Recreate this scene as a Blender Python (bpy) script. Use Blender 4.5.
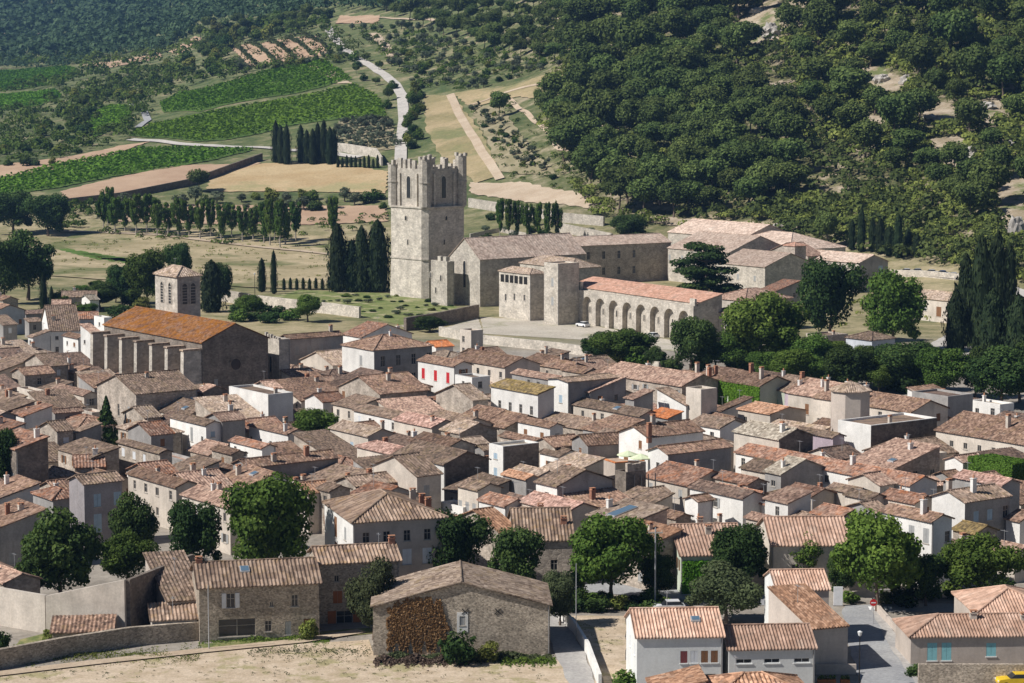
import bpy, math, random
import numpy as np
from mathutils import Vector, Matrix, geometry
R = math.radians
random.seed(7); rng = np.random.default_rng(7)
for o in list(bpy.data.objects): bpy.data.objects.remove(o)
S = bpy.context.scene
COL = S.collection
# ---------------------------------------------------------------- camera
FPX = 2400.0; CAMH = 65.0; PITCH = R(6.36)
cam = bpy.data.cameras.new('camera'); camo = bpy.data.objects.new('camera', cam); COL.objects.link(camo)
cam.sensor_width = 36.0; cam.lens = FPX / 1024 * 36.0; cam.clip_start = 1.0; cam.clip_end = 12000
camo.location = (0, 0, CAMH); camo.rotation_euler = (R(90) - PITCH, 0, 0)
S.camera = camo
S.render.resolution_x = 1024; S.render.resolution_y = 683
# ---------------------------------------------------------------- world, sun, exposure
SUN_EL = R(44); SUN_DIR = Vector((-0.955, -0.30, 0)).normalized()   # horizontal direction towards the sun
w = bpy.data.worlds.new('World'); S.world = w; w.use_nodes = True
nt = w.node_tree; bg = nt.nodes['Background']
sky = nt.nodes.new('ShaderNodeTexSky'); sky.sky_type = 'NISHITA'; sky.sun_disc = False
sky.sun_elevation = SUN_EL; sky.sun_rotation = math.atan2(SUN_DIR.x, SUN_DIR.y)
sky.altitude = 200; sky.air_density = 0.75; sky.dust_density = 0.1; sky.ozone_density = 1.5
nt.links.new(sky.outputs[0], bg.inputs[0]); bg.inputs[1].default_value = 0.05
sun = bpy.data.lights.new('sun', 'SUN'); suno = bpy.data.objects.new('sun', sun); COL.objects.link(suno)
sun.energy = 5.0; sun.angle = R(0.5); sun.color = (1.0, 0.965, 0.92)
sv = Vector((SUN_DIR.x * math.cos(SUN_EL), SUN_DIR.y * math.cos(SUN_EL), math.sin(SUN_EL)))
suno.rotation_euler = sv.to_track_quat('Z', 'Y').to_euler()
S.view_settings.view_transform = 'Standard'; S.view_settings.look = 'None'
S.view_settings.exposure = 0.2; S.view_settings.gamma = 1.0; S.view_settings.use_curve_mapping = False
# ---------------------------------------------------------------- pixel geometry of the view (for surveying positions)
CP, SP = math.cos(PITCH), math.sin(PITCH)
def ray(px, py):
    u = (px - 512) / FPX; v = (341.5 - py) / FPX
    return (u, CP + v * SP, -SP + v * CP)
def at(px, py, z=0.0):
    d = ray(px, py); t = (z - CAMH) / d[2]
    return (d[0] * t, d[1] * t)
def proj(X, Y, Z):
    dz = Z - CAMH; D = Y * CP - dz * SP; v = Y * SP + dz * CP
    return 512 + FPX * X / D, 341.5 - FPX * v / D
# ---------------------------------------------------------------- terrain height
PROF = {
 0:   [(251,880),(230,960),(200,1030),(165,1150),(130,1350),(100,1650),(80,2000),(50,2600),(0,3400),(-45,4100)],
 150: [(250,886),(225,960),(190,1040),(165,1120),(140,1220),(110,1400),(85,1600),(60,1900),(45,2300),(0,3200),(-45,4000)],
 300: [(250,886),(215,980),(170,1080),(140,1170),(100,1300),(65,1450),(40,1650),(0,2100),(-45,2600)],
 420: [(255,862),(215,960),(170,1060),(130,1160),(90,1280),(50,1450),(0,1750),(-45,2100)],
 512: [(258,848),(215,930),(190,980),(150,1060),(110,1150),(70,1260),(30,1400),(0,1520),(-45,1720)],
 600: [(262,830),(225,890),(190,935),(150,1000),(100,1090),(50,1200),(0,1330),(-45,1470)],
 700: [(262,830),(225,870),(190,905),(150,960),(100,1040),(50,1130),(0,1230),(-45,1340)],
 800: [(270,796),(235,835),(200,870),(150,930),(100,1000),(50,1080),(0,1160),(-45,1250)],
 900: [(285,739),(260,775),(230,810),(200,845),(150,905),(100,970),(50,1040),(0,1120),(-45,1210)],
 1024:[(300,690),(270,730),(230,780),(190,830),(150,880),(100,940),(50,1010),(0,1080),(-45,1160)],
}
_dd = np.arange(0, 4600, 10.0)
_ks = sorted(PROF); _rows = []
for k in _ks:
    ds, zs = [0.0], [0.0]
    for (py, d) in PROF[k]:
        r = ray(k, py); ds.append(d); zs.append(max(0.0, CAMH + r[2] / r[1] * d))
    zs[1] = 0.0
    ds.append(ds[-1] + 400); zs.append(zs[-1] + 25); ds.append(6000); zs.append(zs[-1] + 10)
    _rows.append(np.interp(_dd, ds, zs))
_rows = np.array(_rows)
_aa = np.linspace(-0.30, 0.30, 121)
_ka = np.array([(k - 512) / FPX / CP for k in _ks])
_T = np.array([[np.interp(a, _ka, _rows[:, j]) for j in range(len(_dd))] for a in _aa])
def _blur(T, n, axis):
    k = np.hanning(2 * n + 1)[0:]; k = k / k.sum()
    P = np.pad(T, [(n, n) if ax == axis else (0, 0) for ax in (0, 1)], mode='edge')
    out = np.zeros_like(T)
    for i, kk in enumerate(k):
        sl = [slice(None), slice(None)]; sl[axis] = slice(i, i + T.shape[axis]); out += kk * P[tuple(sl)]
    return out
_T = _blur(_blur(_T, 4, 1), 5, 0)
def tz_arr(X, Y):
    X = np.asarray(X, float); Y = np.asarray(Y, float)
    Ys = np.maximum(Y, 1.0); a = np.clip(X / Ys, -0.299, 0.299)
    d = np.clip(Y, 0, 4580)
    ia = (a + 0.30) / 0.005; i0 = np.clip(ia.astype(int), 0, 119); fa = ia - i0
    jd = d / 10.0; j0 = np.clip(jd.astype(int), 0, len(_dd) - 2); fd = jd - j0
    z = (_T[i0, j0] * (1 - fa) * (1 - fd) + _T[i0 + 1, j0] * fa * (1 - fd) + _T[i0, j0 + 1] * (1 - fa) * fd + _T[i0 + 1, j0 + 1] * fa * fd)
    rough = np.clip((z - 6) / 30, 0, 1) * (0.35 + 0.65 * np.clip((a + 0.02) / 0.06, 0, 1))
    n = (np.sin(X * .071 + Y * .043) + np.sin(X * .13 - Y * .09 + 1.3) * .7 + np.sin(X * .031 + Y * .021 + 4) * 1.4 + np.sin(X * .23 + Y * .19) * .35)
    return z + n * 1.1 * rough
_TL = _T.tolist()
def tz(x, y):
    a = min(.299, max(-.299, x / max(y, 1.0))); d = min(4580.0, max(0.0, y))
    ia = (a + .30) / .005; i = min(119, int(ia)); fa = ia - i; jd = d / 10.0; j = min(len(_dd) - 2, int(jd)); fd = jd - j
    z = (_TL[i][j] * (1-fa) + _TL[i+1][j] * fa) * (1-fd) + (_TL[i][j+1] * (1-fa) + _TL[i+1][j+1] * fa) * fd
    r = min(1.0, max(0.0, (z - 6) / 30)) * (.35 + .65 * min(1.0, max(0.0, (a + .02) / .06)))
    if r <= 0: return z
    return z + 1.1 * r * (math.sin(x*.071 + y*.043) + math.sin(x*.13 - y*.09 + 1.3)*.7 + math.sin(x*.031 + y*.021 + 4)*1.4 + math.sin(x*.23 + y*.19)*.35)
def atT(px, py):
    """point of the terrain seen at a pixel"""
    d = ray(px, py); t = 250.0 / d[1]
    prev = t
    while t < 6000:
        X, Y, Z = d[0] * t, d[1] * t, CAMH + d[2] * t
        if Z <= 175 and Z <= tz(X, Y):
            lo, hi = prev, t
            for _ in range(12):
                m = (lo + hi) / 2
                if CAMH + d[2] * m <= tz(d[0] * m, d[1] * m): hi = m
                else: lo = m
            t = hi; return Vector((d[0] * t, d[1] * t, tz(d[0] * t, d[1] * t)))
        prev = t; t = t * 1.006 if t > 700 else t * 1.03
    return Vector((d[0] * t, d[1] * t, tz(d[0] * t, d[1] * t)))
# ---------------------------------------------------------------- object helpers
def tag(o, label=None, cat=None, group=None, kind=None):
    if label: o['label'] = label
    if cat: o['category'] = cat
    if group: o['group'] = group
    if kind: o['kind'] = kind
    return o
def empty(name, loc, rz=0.0):
    o = bpy.data.objects.new(name, None); COL.objects.link(o); o.location = loc; o.rotation_euler = (0, 0, rz)
    o.empty_display_size = .5
    return o
def link(name, me, parent=None, loc=(0, 0, 0), rz=0.0):
    o = bpy.data.objects.new(name, me); COL.objects.link(o); o.location = loc; o.rotation_euler = (0, 0, rz)
    if parent: o.parent = parent
    return o
def copy_tree(o, parent=None):
    c = o.copy(); COL.objects.link(c); c.parent = parent
    for ch in list(o.children): copy_tree(ch, c)
    return c
class MB:
    def __init__(s): s.v = []; s.f = []; s.m = []; s.uv = []; s.sm = False
    def face(s, pts, m=0, uv=None):
        n = len(s.v); s.v += [tuple(p) for p in pts]; s.f.append(tuple(range(n, n + len(pts)))); s.m.append(m)
        s.uv.append(uv if uv else [(p[0] + p[1], p[2]) for p in pts])
    def box(s, x0, x1, y0, y1, z0, z1, m=0):
        p = [(x0,y0,z0),(x1,y0,z0),(x1,y1,z0),(x0,y1,z0),(x0,y0,z1),(x1,y0,z1),(x1,y1,z1),(x0,y1,z1)]
        for q in ((3,2,1,0),(4,5,6,7),(0,1,5,4),(1,2,6,5),(2,3,7,6),(3,0,4,7)): s.face([p[i] for i in q], m)
    def prism(s, pts, z0, z1, m=0, top=None):
        """vertical prism over ccw polygon; top = optional shrunken/raised polygon"""
        t = top if top else [(p[0], p[1], z1) for p in pts]
        b = [(p[0], p[1], z0) for p in pts]; n = len(pts)
        for i in range(n):
            j = (i + 1) % n; s.face([b[i], b[j], t[j], t[i]], m)
        s.face(t, m); s.face(b[::-1], m)
    def tube(s, p, q, r0, r1, n=8, m=0):
        p = Vector(p); q = Vector(q); d = (q - p).normalized()
        a = d.orthogonal().normalized(); b = d.cross(a)
        A = [p + (a * math.cos(2*math.pi*i/n) + b * math.sin(2*math.pi*i/n)) * r0 for i in range(n)]
        B = [q + (a * math.cos(2*math.pi*i/n) + b * math.sin(2*math.pi*i/n)) * r1 for i in range(n)]
        for i in range(n):
            j = (i + 1) % n; s.face([A[i], A[j], B[j], B[i]], m)
        s.face(B, m); s.face(A[::-1], m)
    def mesh(s, name, mats):
        me = bpy.data.meshes.new(name); me.from_pydata(s.v, [], s.f)
        for m in mats: me.materials.append(m)
        me.polygons.foreach_set('material_index', s.m)
        ul = me.uv_layers.new(name='UVMap')
        flat = [c for u in s.uv for p in u for c in p]
        ul.data.foreach_set('uv', flat)
        me.update(); return me
    def build(s, name, mats, parent=None, loc=(0, 0, 0), rz=0.0):
        if not isinstance(mats, (list, tuple)): mats = [mats]
        return link(name, s.mesh(name, mats), parent, loc, rz)
# ---------------------------------------------------------------- materials
class N:
    def __init__(s, name):
        s.mat = bpy.data.materials.new(name); s.mat.use_nodes = True
        s.t = s.mat.node_tree; s.b = s.t.nodes['Principled BSDF']; s.b.inputs['Specular IOR Level'].default_value = .15
        s.b.inputs['Roughness'].default_value = .9
    def n(s, typ, **kw):
        x = s.t.nodes.new(typ)
        for k, v in kw.items(): setattr(x, k, v)
        return x
    def l(s, a, b): s.t.links.new(a, b)
    def coord(s, kind='Object', scale=(1,1,1)):
        tc = s.n('ShaderNodeTexCoord'); mp = s.n('ShaderNodeMapping'); s.l(tc.outputs[kind], mp.inputs[0]); mp.inputs['Scale'].default_value = scale
        return mp.outputs[0]
    def pos(s, scale=(1,1,1)):
        g = s.n('ShaderNodeNewGeometry'); mp = s.n('ShaderNodeMapping'); s.l(g.outputs['Position'], mp.inputs[0]); mp.inputs['Scale'].default_value = scale
        return mp.outputs[0]
    def noise(s, vec, scale, detail=3, rough=.6):
        x = s.n('ShaderNodeTexNoise'); s.l(vec, x.inputs['Vector']); x.inputs['Scale'].default_value = scale
        x.inputs['Detail'].default_value = detail; x.inputs['Roughness'].default_value = rough; return x.outputs['Fac']
    def ramp(s, fac, stops):
        x = s.n('ShaderNodeValToRGB'); s.l(fac, x.inputs[0]); e = x.color_ramp.elements
        while len(e) < len(stops): e.new(.5)
        for i, (p, c) in enumerate(stops):
            e[i].position = p; e[i].color = (c[0], c[1], c[2], 1) if isinstance(c, (tuple, list)) else (c, c, c, 1)
        return x.outputs[0]
    def mix(s, fac, a, b, mode='MIX'):
        x = s.n('ShaderNodeMix', data_type='RGBA', blend_type=mode)
        for sock, v in ((x.inputs[0], fac), (x.inputs[6], a), (x.inputs[7], b)):
            if hasattr(v, 'links') or isinstance(v, bpy.types.NodeSocket): s.l(v, sock)
            elif isinstance(v, (int, float)): sock.default_value = v if sock == x.inputs[0] else (v, v, v, 1)
            else: sock.default_value = (v[0], v[1], v[2], 1)
        return x.outputs[2]
    def math(s, op, a, b=None):
        x = s.n('ShaderNodeMath', operation=op)
        for i, v in enumerate((a, b)):
            if v is None: continue
            if isinstance(v, (int, float)): x.inputs[i].default_value = v
            else: s.l(v, x.inputs[i])
        return x.outputs[0]
    def bump(s, h, strength=.4, dist=.1):
        x = s.n('ShaderNodeBump'); s.l(h, x.inputs['Height']); x.inputs['Strength'].default_value = strength; x.inputs['Distance'].default_value = dist
        s.l(x.outputs[0], s.b.inputs['Normal'])
    def out(s, c):
        if isinstance(c, (tuple, list)): s.b.inputs['Base Color'].default_value = (*c[:3], 1)
        else: s.l(c, s.b.inputs['Base Color'])
        return s.mat
def mul(c, k): return tuple(x * k for x in c)
def plain(name, c, rough=.7, spec=.2, metal=0):
    m = N(name); m.b.inputs['Roughness'].default_value = rough; m.b.inputs['Specular IOR Level'].default_value = spec; m.b.inputs['Metallic'].default_value = metal
    v = m.noise(m.coord(), 1.3, 3); m.out(m.mix(1.0, c, m.ramp(v, [(.3, .86), (.7, 1.08)]), 'MULTIPLY')); return m.mat
def mk_wall(name, c, stain=.35, stone=0, sscale=2.2):
    """lime render or rubble stone with stains, patches and streaks"""
    m = N(name); p = m.coord()
    big = m.noise(p, .35, 4); fine = m.noise(p, 3.5, 4, .7)
    streak = m.noise(m.coord(scale=(1.6, 1.6, .18)), 1.0, 3)
    col = m.mix(1.0, c, m.ramp(big, [(.3, 1 - stain), (.62, 1.08)]), 'MULTIPLY')
    col = m.mix(1.0, col, m.ramp(fine, [(.3, 1 - stain * .6), (.7, 1.1)]), 'MULTIPLY')
    col = m.mix(m.ramp(streak, [(.55, 0.0), (.75, stain * 1.1)]), col, mul((c[0], c[1] * .93, c[2] * .82), .5))
    if stone:
        vo = m.n('ShaderNodeTexVoronoi', feature='F1'); m.l(m.coord(scale=(1, 1, 1.6)), vo.inputs['Vector']); vo.inputs['Scale'].default_value = sscale
        col = m.mix(stone, col, m.mix(1.0, col, m.ramp(m.math('FRACT', m.math('MULTIPLY', vo.outputs['Color'], 1.0)), [(0, .5), (1, 1.45)]), 'MULTIPLY'))
        ed = m.n('ShaderNodeTexVoronoi', feature='DISTANCE_TO_EDGE'); m.l(m.coord(scale=(1, 1, 1.6)), ed.inputs['Vector']); ed.inputs['Scale'].default_value = sscale
        m.bump(m.ramp(ed.outputs['Distance'], [(0, 0.0), (.12, 1.0)]), .6, .04)
    else: m.bump(fine, .3, .04)
    oi = m.n('ShaderNodeObjectInfo')
    col = m.mix(1.0, col, m.ramp(oi.outputs['Random'], [(0, .86), (1, 1.08)]), 'MULTIPLY')
    return m.out(col)
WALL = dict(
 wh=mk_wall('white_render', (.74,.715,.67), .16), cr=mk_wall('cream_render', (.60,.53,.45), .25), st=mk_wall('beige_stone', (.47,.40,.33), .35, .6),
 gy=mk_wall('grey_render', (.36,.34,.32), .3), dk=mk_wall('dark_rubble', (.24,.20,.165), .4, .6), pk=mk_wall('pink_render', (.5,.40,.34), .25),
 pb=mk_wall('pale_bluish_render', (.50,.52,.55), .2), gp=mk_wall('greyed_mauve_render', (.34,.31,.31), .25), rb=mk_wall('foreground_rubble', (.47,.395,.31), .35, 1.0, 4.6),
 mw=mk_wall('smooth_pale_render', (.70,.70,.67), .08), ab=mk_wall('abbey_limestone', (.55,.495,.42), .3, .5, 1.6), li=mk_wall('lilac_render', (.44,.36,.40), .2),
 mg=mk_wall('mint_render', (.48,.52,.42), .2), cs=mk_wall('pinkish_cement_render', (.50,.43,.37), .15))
def mk_roof(name, c1, c2, c3, lichen=None, tile=(.3, .42), contrast=.3, lich=(.62, .72), lot=.34):
    """canal tiles: per-tile colour lottery, old/new patches and lichen"""
    m = N(name); tc = m.n('ShaderNodeTexCoord'); sx = m.n('ShaderNodeSeparateXYZ'); m.l(tc.outputs['UV'], sx.inputs[0])
    cu = m.math('FLOOR', m.math('DIVIDE', sx.outputs[0], tile[0])); cv = m.math('FLOOR', m.math('DIVIDE', sx.outputs[1], tile[1]))
    oi = m.n('ShaderNodeObjectInfo')
    cb = m.n('ShaderNodeCombineXYZ'); m.l(cu, cb.inputs[0]); m.l(cv, cb.inputs[1]); m.l(m.math('MULTIPLY', oi.outputs['Random'], 93.0), cb.inputs[2])
    wn = m.n('ShaderNodeTexWhiteNoise', noise_dimensions='3D'); m.l(cb.outputs[0], wn.inputs['Vector'])
    p = m.pos()
    n1 = m.noise(p, .28, 4, .65); n2 = m.noise(p, 1.1, 4, .7)
    t = m.math('ADD', m.math('MULTIPLY', wn.outputs['Value'], lot), m.math('MULTIPLY', n1, 1.02 - lot))
    col = m.ramp(t, [(.25, c3), (.5, c1), (.78, c2)])
    col = m.mix(1.0, col, m.ramp(n2, [(.32, .68), (.52, 1.0), (.72, 1.25)]), 'MULTIPLY')
    col = m.mix(1.0, col, m.ramp(wn.outputs['Value'], [(0, 1 - contrast), (1, 1 + contrast * .7)]), 'MULTIPLY')
    if lichen:
        col = m.mix(m.ramp(m.noise(p, .6, 5, .75), [(lich[0] - .1, 0.0), (lich[1], .8)]), col, lichen)
    # pale grey weathering and darker moss in the lower courses
    col = m.mix(m.ramp(m.noise(p, .45, 3), [(.58, 0.0), (.72, .55)]), col, (.37, .30, .245))
    hs = m.n('ShaderNodeHueSaturation'); m.l(col, hs.inputs['Color'])
    m.l(m.ramp(oi.outputs['Random'], [(0, .56), (1, 1.04)]), hs.inputs['Value'])
    hs.inputs['Saturation'].default_value = 1.1
    m.bump(m.math('ADD', wn.outputs['Value'], m.math('FRACT', m.math('DIVIDE', sx.outputs[1], .42))), .22, .04)
    return m.out(hs.outputs[0])
_L = (.42, .25, .075)
ROOF = dict(
 br=mk_roof('brown_canal_tiles', (.305,.20,.150), (.46,.325,.25), (.16,.11,.09), (.36,.25,.15)),
 gr=mk_roof('greyed_canal_tiles', (.275,.20,.155), (.41,.31,.245), (.16,.125,.10), (.34,.26,.16)),
 dk=mk_roof('dark_brown_tiles', (.22,.155,.125), (.33,.24,.19), (.12,.09,.08)),
 pk=mk_roof('pinkish_old_tiles', (.44,.30,.235), (.58,.43,.34), (.27,.18,.145)),
 tn=mk_roof('tan_weathered_tiles', (.47,.365,.29), (.60,.49,.40), (.31,.23,.18), (.45,.34,.2)),
 rs=mk_roof('rust_patched_tiles', (.33,.205,.155), (.47,.33,.26), (.19,.125,.10), (.50,.22,.12), lich=(.60,.68)),
 mo=mk_roof('mossy_ochre_tiles', (.28,.21,.11), (.38,.28,.14), (.18,.14,.09), (.32,.24,.07)),
 ch=mk_roof('church_tiles', (.38,.20,.13), (.52,.33,.23), (.22,.13,.09), (.54,.23,.05), lich=(.52,.62)),
 orr=mk_roof('new_orange_tiles', (.60,.25,.13), (.68,.32,.18), (.48,.19,.10), contrast=.18),
 o2=mk_roof('orange_clay_tiles', (.50,.30,.20), (.60,.40,.29), (.34,.2,.14), contrast=.3),
 pn=mk_roof('new_pink_tiles', (.52,.34,.28), (.62,.44,.37), (.40,.25,.20), contrast=.4),
 tp=mk_roof('salmon_roman_tiles', (.60,.41,.315), (.69,.51,.41), (.50,.32,.235), tile=(.36,1.6), contrast=.12, lot=.2),
 tb=mk_roof('striped_brown_tiles', (.35,.255,.195), (.49,.375,.295), (.21,.15,.12), (.36,.24,.12), tile=(.45,1.4), contrast=.26, lot=.25),
 pl=mk_roof('pale_patched_tiles', (.48,.42,.34), (.6,.54,.45), (.34,.28,.22)),
 ar=mk_roof('abbey_pale_tiles', (.60,.47,.385), (.70,.58,.49), (.47,.35,.28), tile=(.6,.6), contrast=.2, lot=.2),
 ao=mk_roof('abbey_red_tiles', (.60,.37,.28), (.68,.46,.37), (.50,.30,.22), tile=(.6,.6), contrast=.14, lot=.15),
 sl=mk_roof('grey_slab_roof', (.30,.29,.28), (.36,.35,.33), (.22,.21,.2), contrast=.15))
RNAME = dict(br='brown-tiled', gr='grey-brown-tiled', dk='dark-brown-tiled', pk='pinkish-tiled', tn='tan-tiled', rs='rust-patched', mo='mossy ochre-tiled', orr='new-orange-tiled', o2='orange-tiled', pn='even-pink-tiled', tp='salmon-tiled', tb='striped-brown-tiled', pl='pale-patched', ar='pale-tiled', ao='red-tiled', sl='grey-topped', ch='lichen-tiled')
WNAME = dict(wh='white', cr='cream', st='beige stone', gy='grey', dk='dark stone', pk='pinkish', pb='pale bluish', gp='mauve-grey', rb='rubble stone', mw='smooth white', ab='limestone', li='lilac', mg='mint', cs='pinkish-beige')
M_frame = plain('window_timber', (.42,.38,.33)); M_wfr = plain('white_window_timber', (.7,.7,.68))
gl = N('window_glass'); gl.b.inputs['Roughness'].default_value = .15; gl.b.inputs['Specular IOR Level'].default_value = .5; M_glass = gl.out((.025,.028,.032))
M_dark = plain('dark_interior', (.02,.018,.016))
SH = dict(br=plain('brown_shutter', (.22,.11,.055)), rd=plain('red_shutter', (.50,.03,.035)), bl=plain('blue_grey_shutter', (.36,.46,.54)), wt=plain('white_shutter', (.66,.67,.68)),
  gn=plain('green_shutter', (.16,.36,.25)), yl=plain('olive_yellow_shutter', (.38,.33,.12)), gy=plain('grey_shutter', (.34,.34,.33)), tq=plain('turquoise_shutter', (.25,.52,.55)), og=plain('orange_wood_shutter', (.36,.13,.045)), mr=plain('maroon_shutter', (.2,.06,.06)))
M_brick = mk_wall('chimney_brick', (.42,.21,.14), .3); M_pot = plain('terracotta_pot', (.48,.24,.14))
M_gutter = plain('zinc_gutter', (.25,.24,.23), .5, .4)
M_metal = plain('grey_metal', (.4,.4,.4), .45, .5)
# ---------------------------------------------------------------- windows (shared meshes)
_wc = {}
def window(parent, face, u, z, w=.9, h=1.3, kind='open', white=False):
    """face 0: the y=0 wall, face 1: the x=0 wall; u from the near corner, z of the opening's foot"""
    key = (round(w, 2), round(h, 2), white)
    if key not in _wc:
        f = MB(); t = .07; y0, y1 = .08, .14
        f.box(-w/2, w/2, y0, y1, 0, t); f.box(-w/2, w/2, y0, y1, h - t, h); f.box(-w/2, -w/2 + t, y0, y1, t, h - t); f.box(w/2 - t, w/2, y0, y1, t, h - t)
        f.box(-.03, .03, y0 + .01, y1 - .01, t, h - t)
        if h > 1.2: f.box(-w/2 + t, w/2 - t, y0 + .015, y1 - .015, h * .6, h * .6 + .05)
        f.box(-w/2 - .08, w/2 + .08, -.09, .02, -.12, -.01)      # sill
        fm = f.mesh('window', [M_wfr if white else M_frame])
        g = MB(); g.face([(-w/2, .12, 0), (w/2, .12, 0), (w/2, .12, h), (-w/2, .12, h)]); gm = g.mesh('pane', [M_glass])
        _wc[key] = (fm, gm)
    fm, gm = _wc[key]
    if face == 0: loc, rz = (u, 0, z), 0.0
    else: loc, rz = (0, u, z), R(-90)
    o = link('window', fm, parent, loc, rz); link('pane', gm, o)
    if kind in SH or kind[:1] == '+':
        c = kind.lstrip('+'); k2 = (key, c, kind[:1] == '+')
        if k2 not in _wc:
            L2 = []
            for sx in ((-1, 1)):
                sh_ = MB()
                if kind[:1] == '+': x0, x1 = sorted((sx * (w/2 + .02), sx * (w + .02))); sh_.box(x0, x1, -.07, -.025, -.02, h + .02)
                else: x0, x1 = sorted((sx * .015, sx * (w/2 - .01))); sh_.box(x0, x1, .01, .06, .01, h - .01)
                L2.append(sh_.mesh('shutter', [SH[c]]))
            _wc[k2] = L2
        for m_ in _wc[k2]: link('shutter', m_, o)
    return o
def facade(mb, face, length, z0, z1, holes, mat=0, rec=.16):
    """wall plane with real openings (u, z, w, h)"""
    us = sorted({0.0, length} | {max(0, h[0] - h[2]/2) for h in holes} | {min(length, h[0] + h[2]/2) for h in holes})
    zs = sorted({z0, z1} | {h[1] for h in holes} | {h[1] + h[3] for h in holes})
    P = (lambda u, z, d: (u, d, z)) if face == 0 else (lambda u, z, d: (d, u, z))
    def q(a, b, c, d):
        pts = [a, b, c, d]
        mb.face(pts if face == 0 else pts[::-1], mat)
    for i in range(len(us) - 1):
        for j in range(len(zs) - 1):
            um, zm = (us[i] + us[i+1]) / 2, (zs[j] + zs[j+1]) / 2
            if any(abs(um - h[0]) < h[2]/2 and h[1] < zm < h[1] + h[3] for h in holes): continue
            q(P(us[i], zs[j], 0), P(us[i+1], zs[j], 0), P(us[i+1], zs[j+1], 0), P(us[i], zs[j+1], 0))
    for (u, z, w, h) in holes:
        a, b, c, d = u - w/2, u + w/2, z, z + h
        q(P(a, c, 0), P(a, d, 0), P(a, d, rec), P(a, c, rec)); q(P(b, c, 0), P(b, c, rec), P(b, d, rec), P(b, d, 0))
        q(P(a, d, 0), P(b, d, 0), P(b, d, rec), P(a, d, rec)); q(P(a, c, 0), P(a, c, rec), P(b, c, rec), P(b, c, 0))
def sag(x, y, k): return (math.sin(x * .55 + k) + math.sin(y * .43 + k * 2.1) + .6 * math.sin(x * 1.3 + y * .9 + k)) * .035
def slope(mb, E0, E1, run, rise, pitch_u=.34, vmax=None, k=0., th=.13, amp=.045, seg=4):
    """one tiled slope: eave E0->E1, climbing (run.x, run.y, rise); vmax(t) trims hips"""
    E0 = Vector(E0); E1 = Vector(E1); L = (E1 - E0).length; e = (E1 - E0) / L
    up = Vector((run[0], run[1], rise)); SL = up.length
    nn = e.cross(up).normalized()
    if nn.z < 0: nn = -nn
    nc = max(1, int(round(L / pitch_u))); nu = nc * seg; nv = max(2, min(6, int(SL / 1.5)))
    cols = []
    for i in range(nu + 1):
        t = i / nu; vm = 1.0 if vmax is None else max(.0005, vmax(t)); ph = (i % seg) / seg
        off = amp * (math.cos(ph * 2 * math.pi))
        c = []
        for j in range(nv + 1):
            v = vm * j / nv; p = E0 + e * (L * t) + up * v
            s = sag(p.x, p.y, k) * (1 if 0 < j < nv else .5)
            c.append((p + nn * off + Vector((0, 0, s)), (L * t, SL * v)))
        cols.append(c)
    b0 = len(mb.v)
    for c in cols:
        for p, uv in c: mb.v.append(tuple(p))
    W = nv + 1
    for i in range(nu):
        for j in range(nv):
            a = b0 + i * W + j
            mb.f.append((a, a + W, a + W + 1, a + 1)); mb.m.append(0)
            mb.uv.append([cols[i][j][1], cols[i+1][j][1], cols[i+1][j+1][1], cols[i][j+1][1]])
    # eave thickness and verges
    d = Vector((0, 0, -th))
    for i in range(nu):
        a, b = cols[i][0][0], cols[i+1][0][0]; mb.face([a + d, b + d, b, a], 0, [(cols[i][0][1][0], -.1), (cols[i+1][0][1][0], -.1), cols[i+1][0][1], cols[i][0][1]])
    for c in (cols[0], cols[-1]):
        for j in range(nv):
            if (c[j][0] - c[j+1][0]).length < .05: continue
            a, b = c[j][0], c[j+1][0]; mb.face([a + d, b + d, b, a], 0)
    if vmax is None:
        mb.face([E0 + d, E1 + d, E1 + up + d, E0 + up + d], 0)
# ---------------------------------------------------------------- houses
HOUSES = []
_chm = {}
def chimney(parent, x, y, z, h=1.3, kind=0, s=1.0):
    key = (kind, round(h, 1), s)
    if key not in _chm:
        c = MB(); wx, wy = (.75 * s, .5 * s)
        c.box(-wx/2, wx/2, -wy/2, wy/2, -1.0, h, 0); c.box(-wx/2 - .07, wx/2 + .07, -wy/2 - .07, wy/2 + .07, h, h + .1, 0)
        if kind == 2: c.tube((0, 0, h + .1), (0, 0, h + .55), .14, .12, 8, 1)
        else:
            for sx in (-1, 1): c.box(sx * wx * .36 - .06, sx * wx * .36 + .06, -wy/2, wy/2, h + .1, h + .32, 1)
            c.box(-wx/2 - .04, wx/2 + .04, -wy/2 - .04, wy/2 + .04, h + .32, h + .39, 1)
        _chm[key] = c.mesh('chimney', [[WALL['cr'], M_brick, WALL['wh']][kind], M_pot])
    return link('chimney', _chm[key], parent, (x, y, z))
def pyr(pts, c, zt): return [(p[0] + (c[0]-p[0]), p[1] + (c[1]-p[1]), zt) for p in pts]
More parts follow.
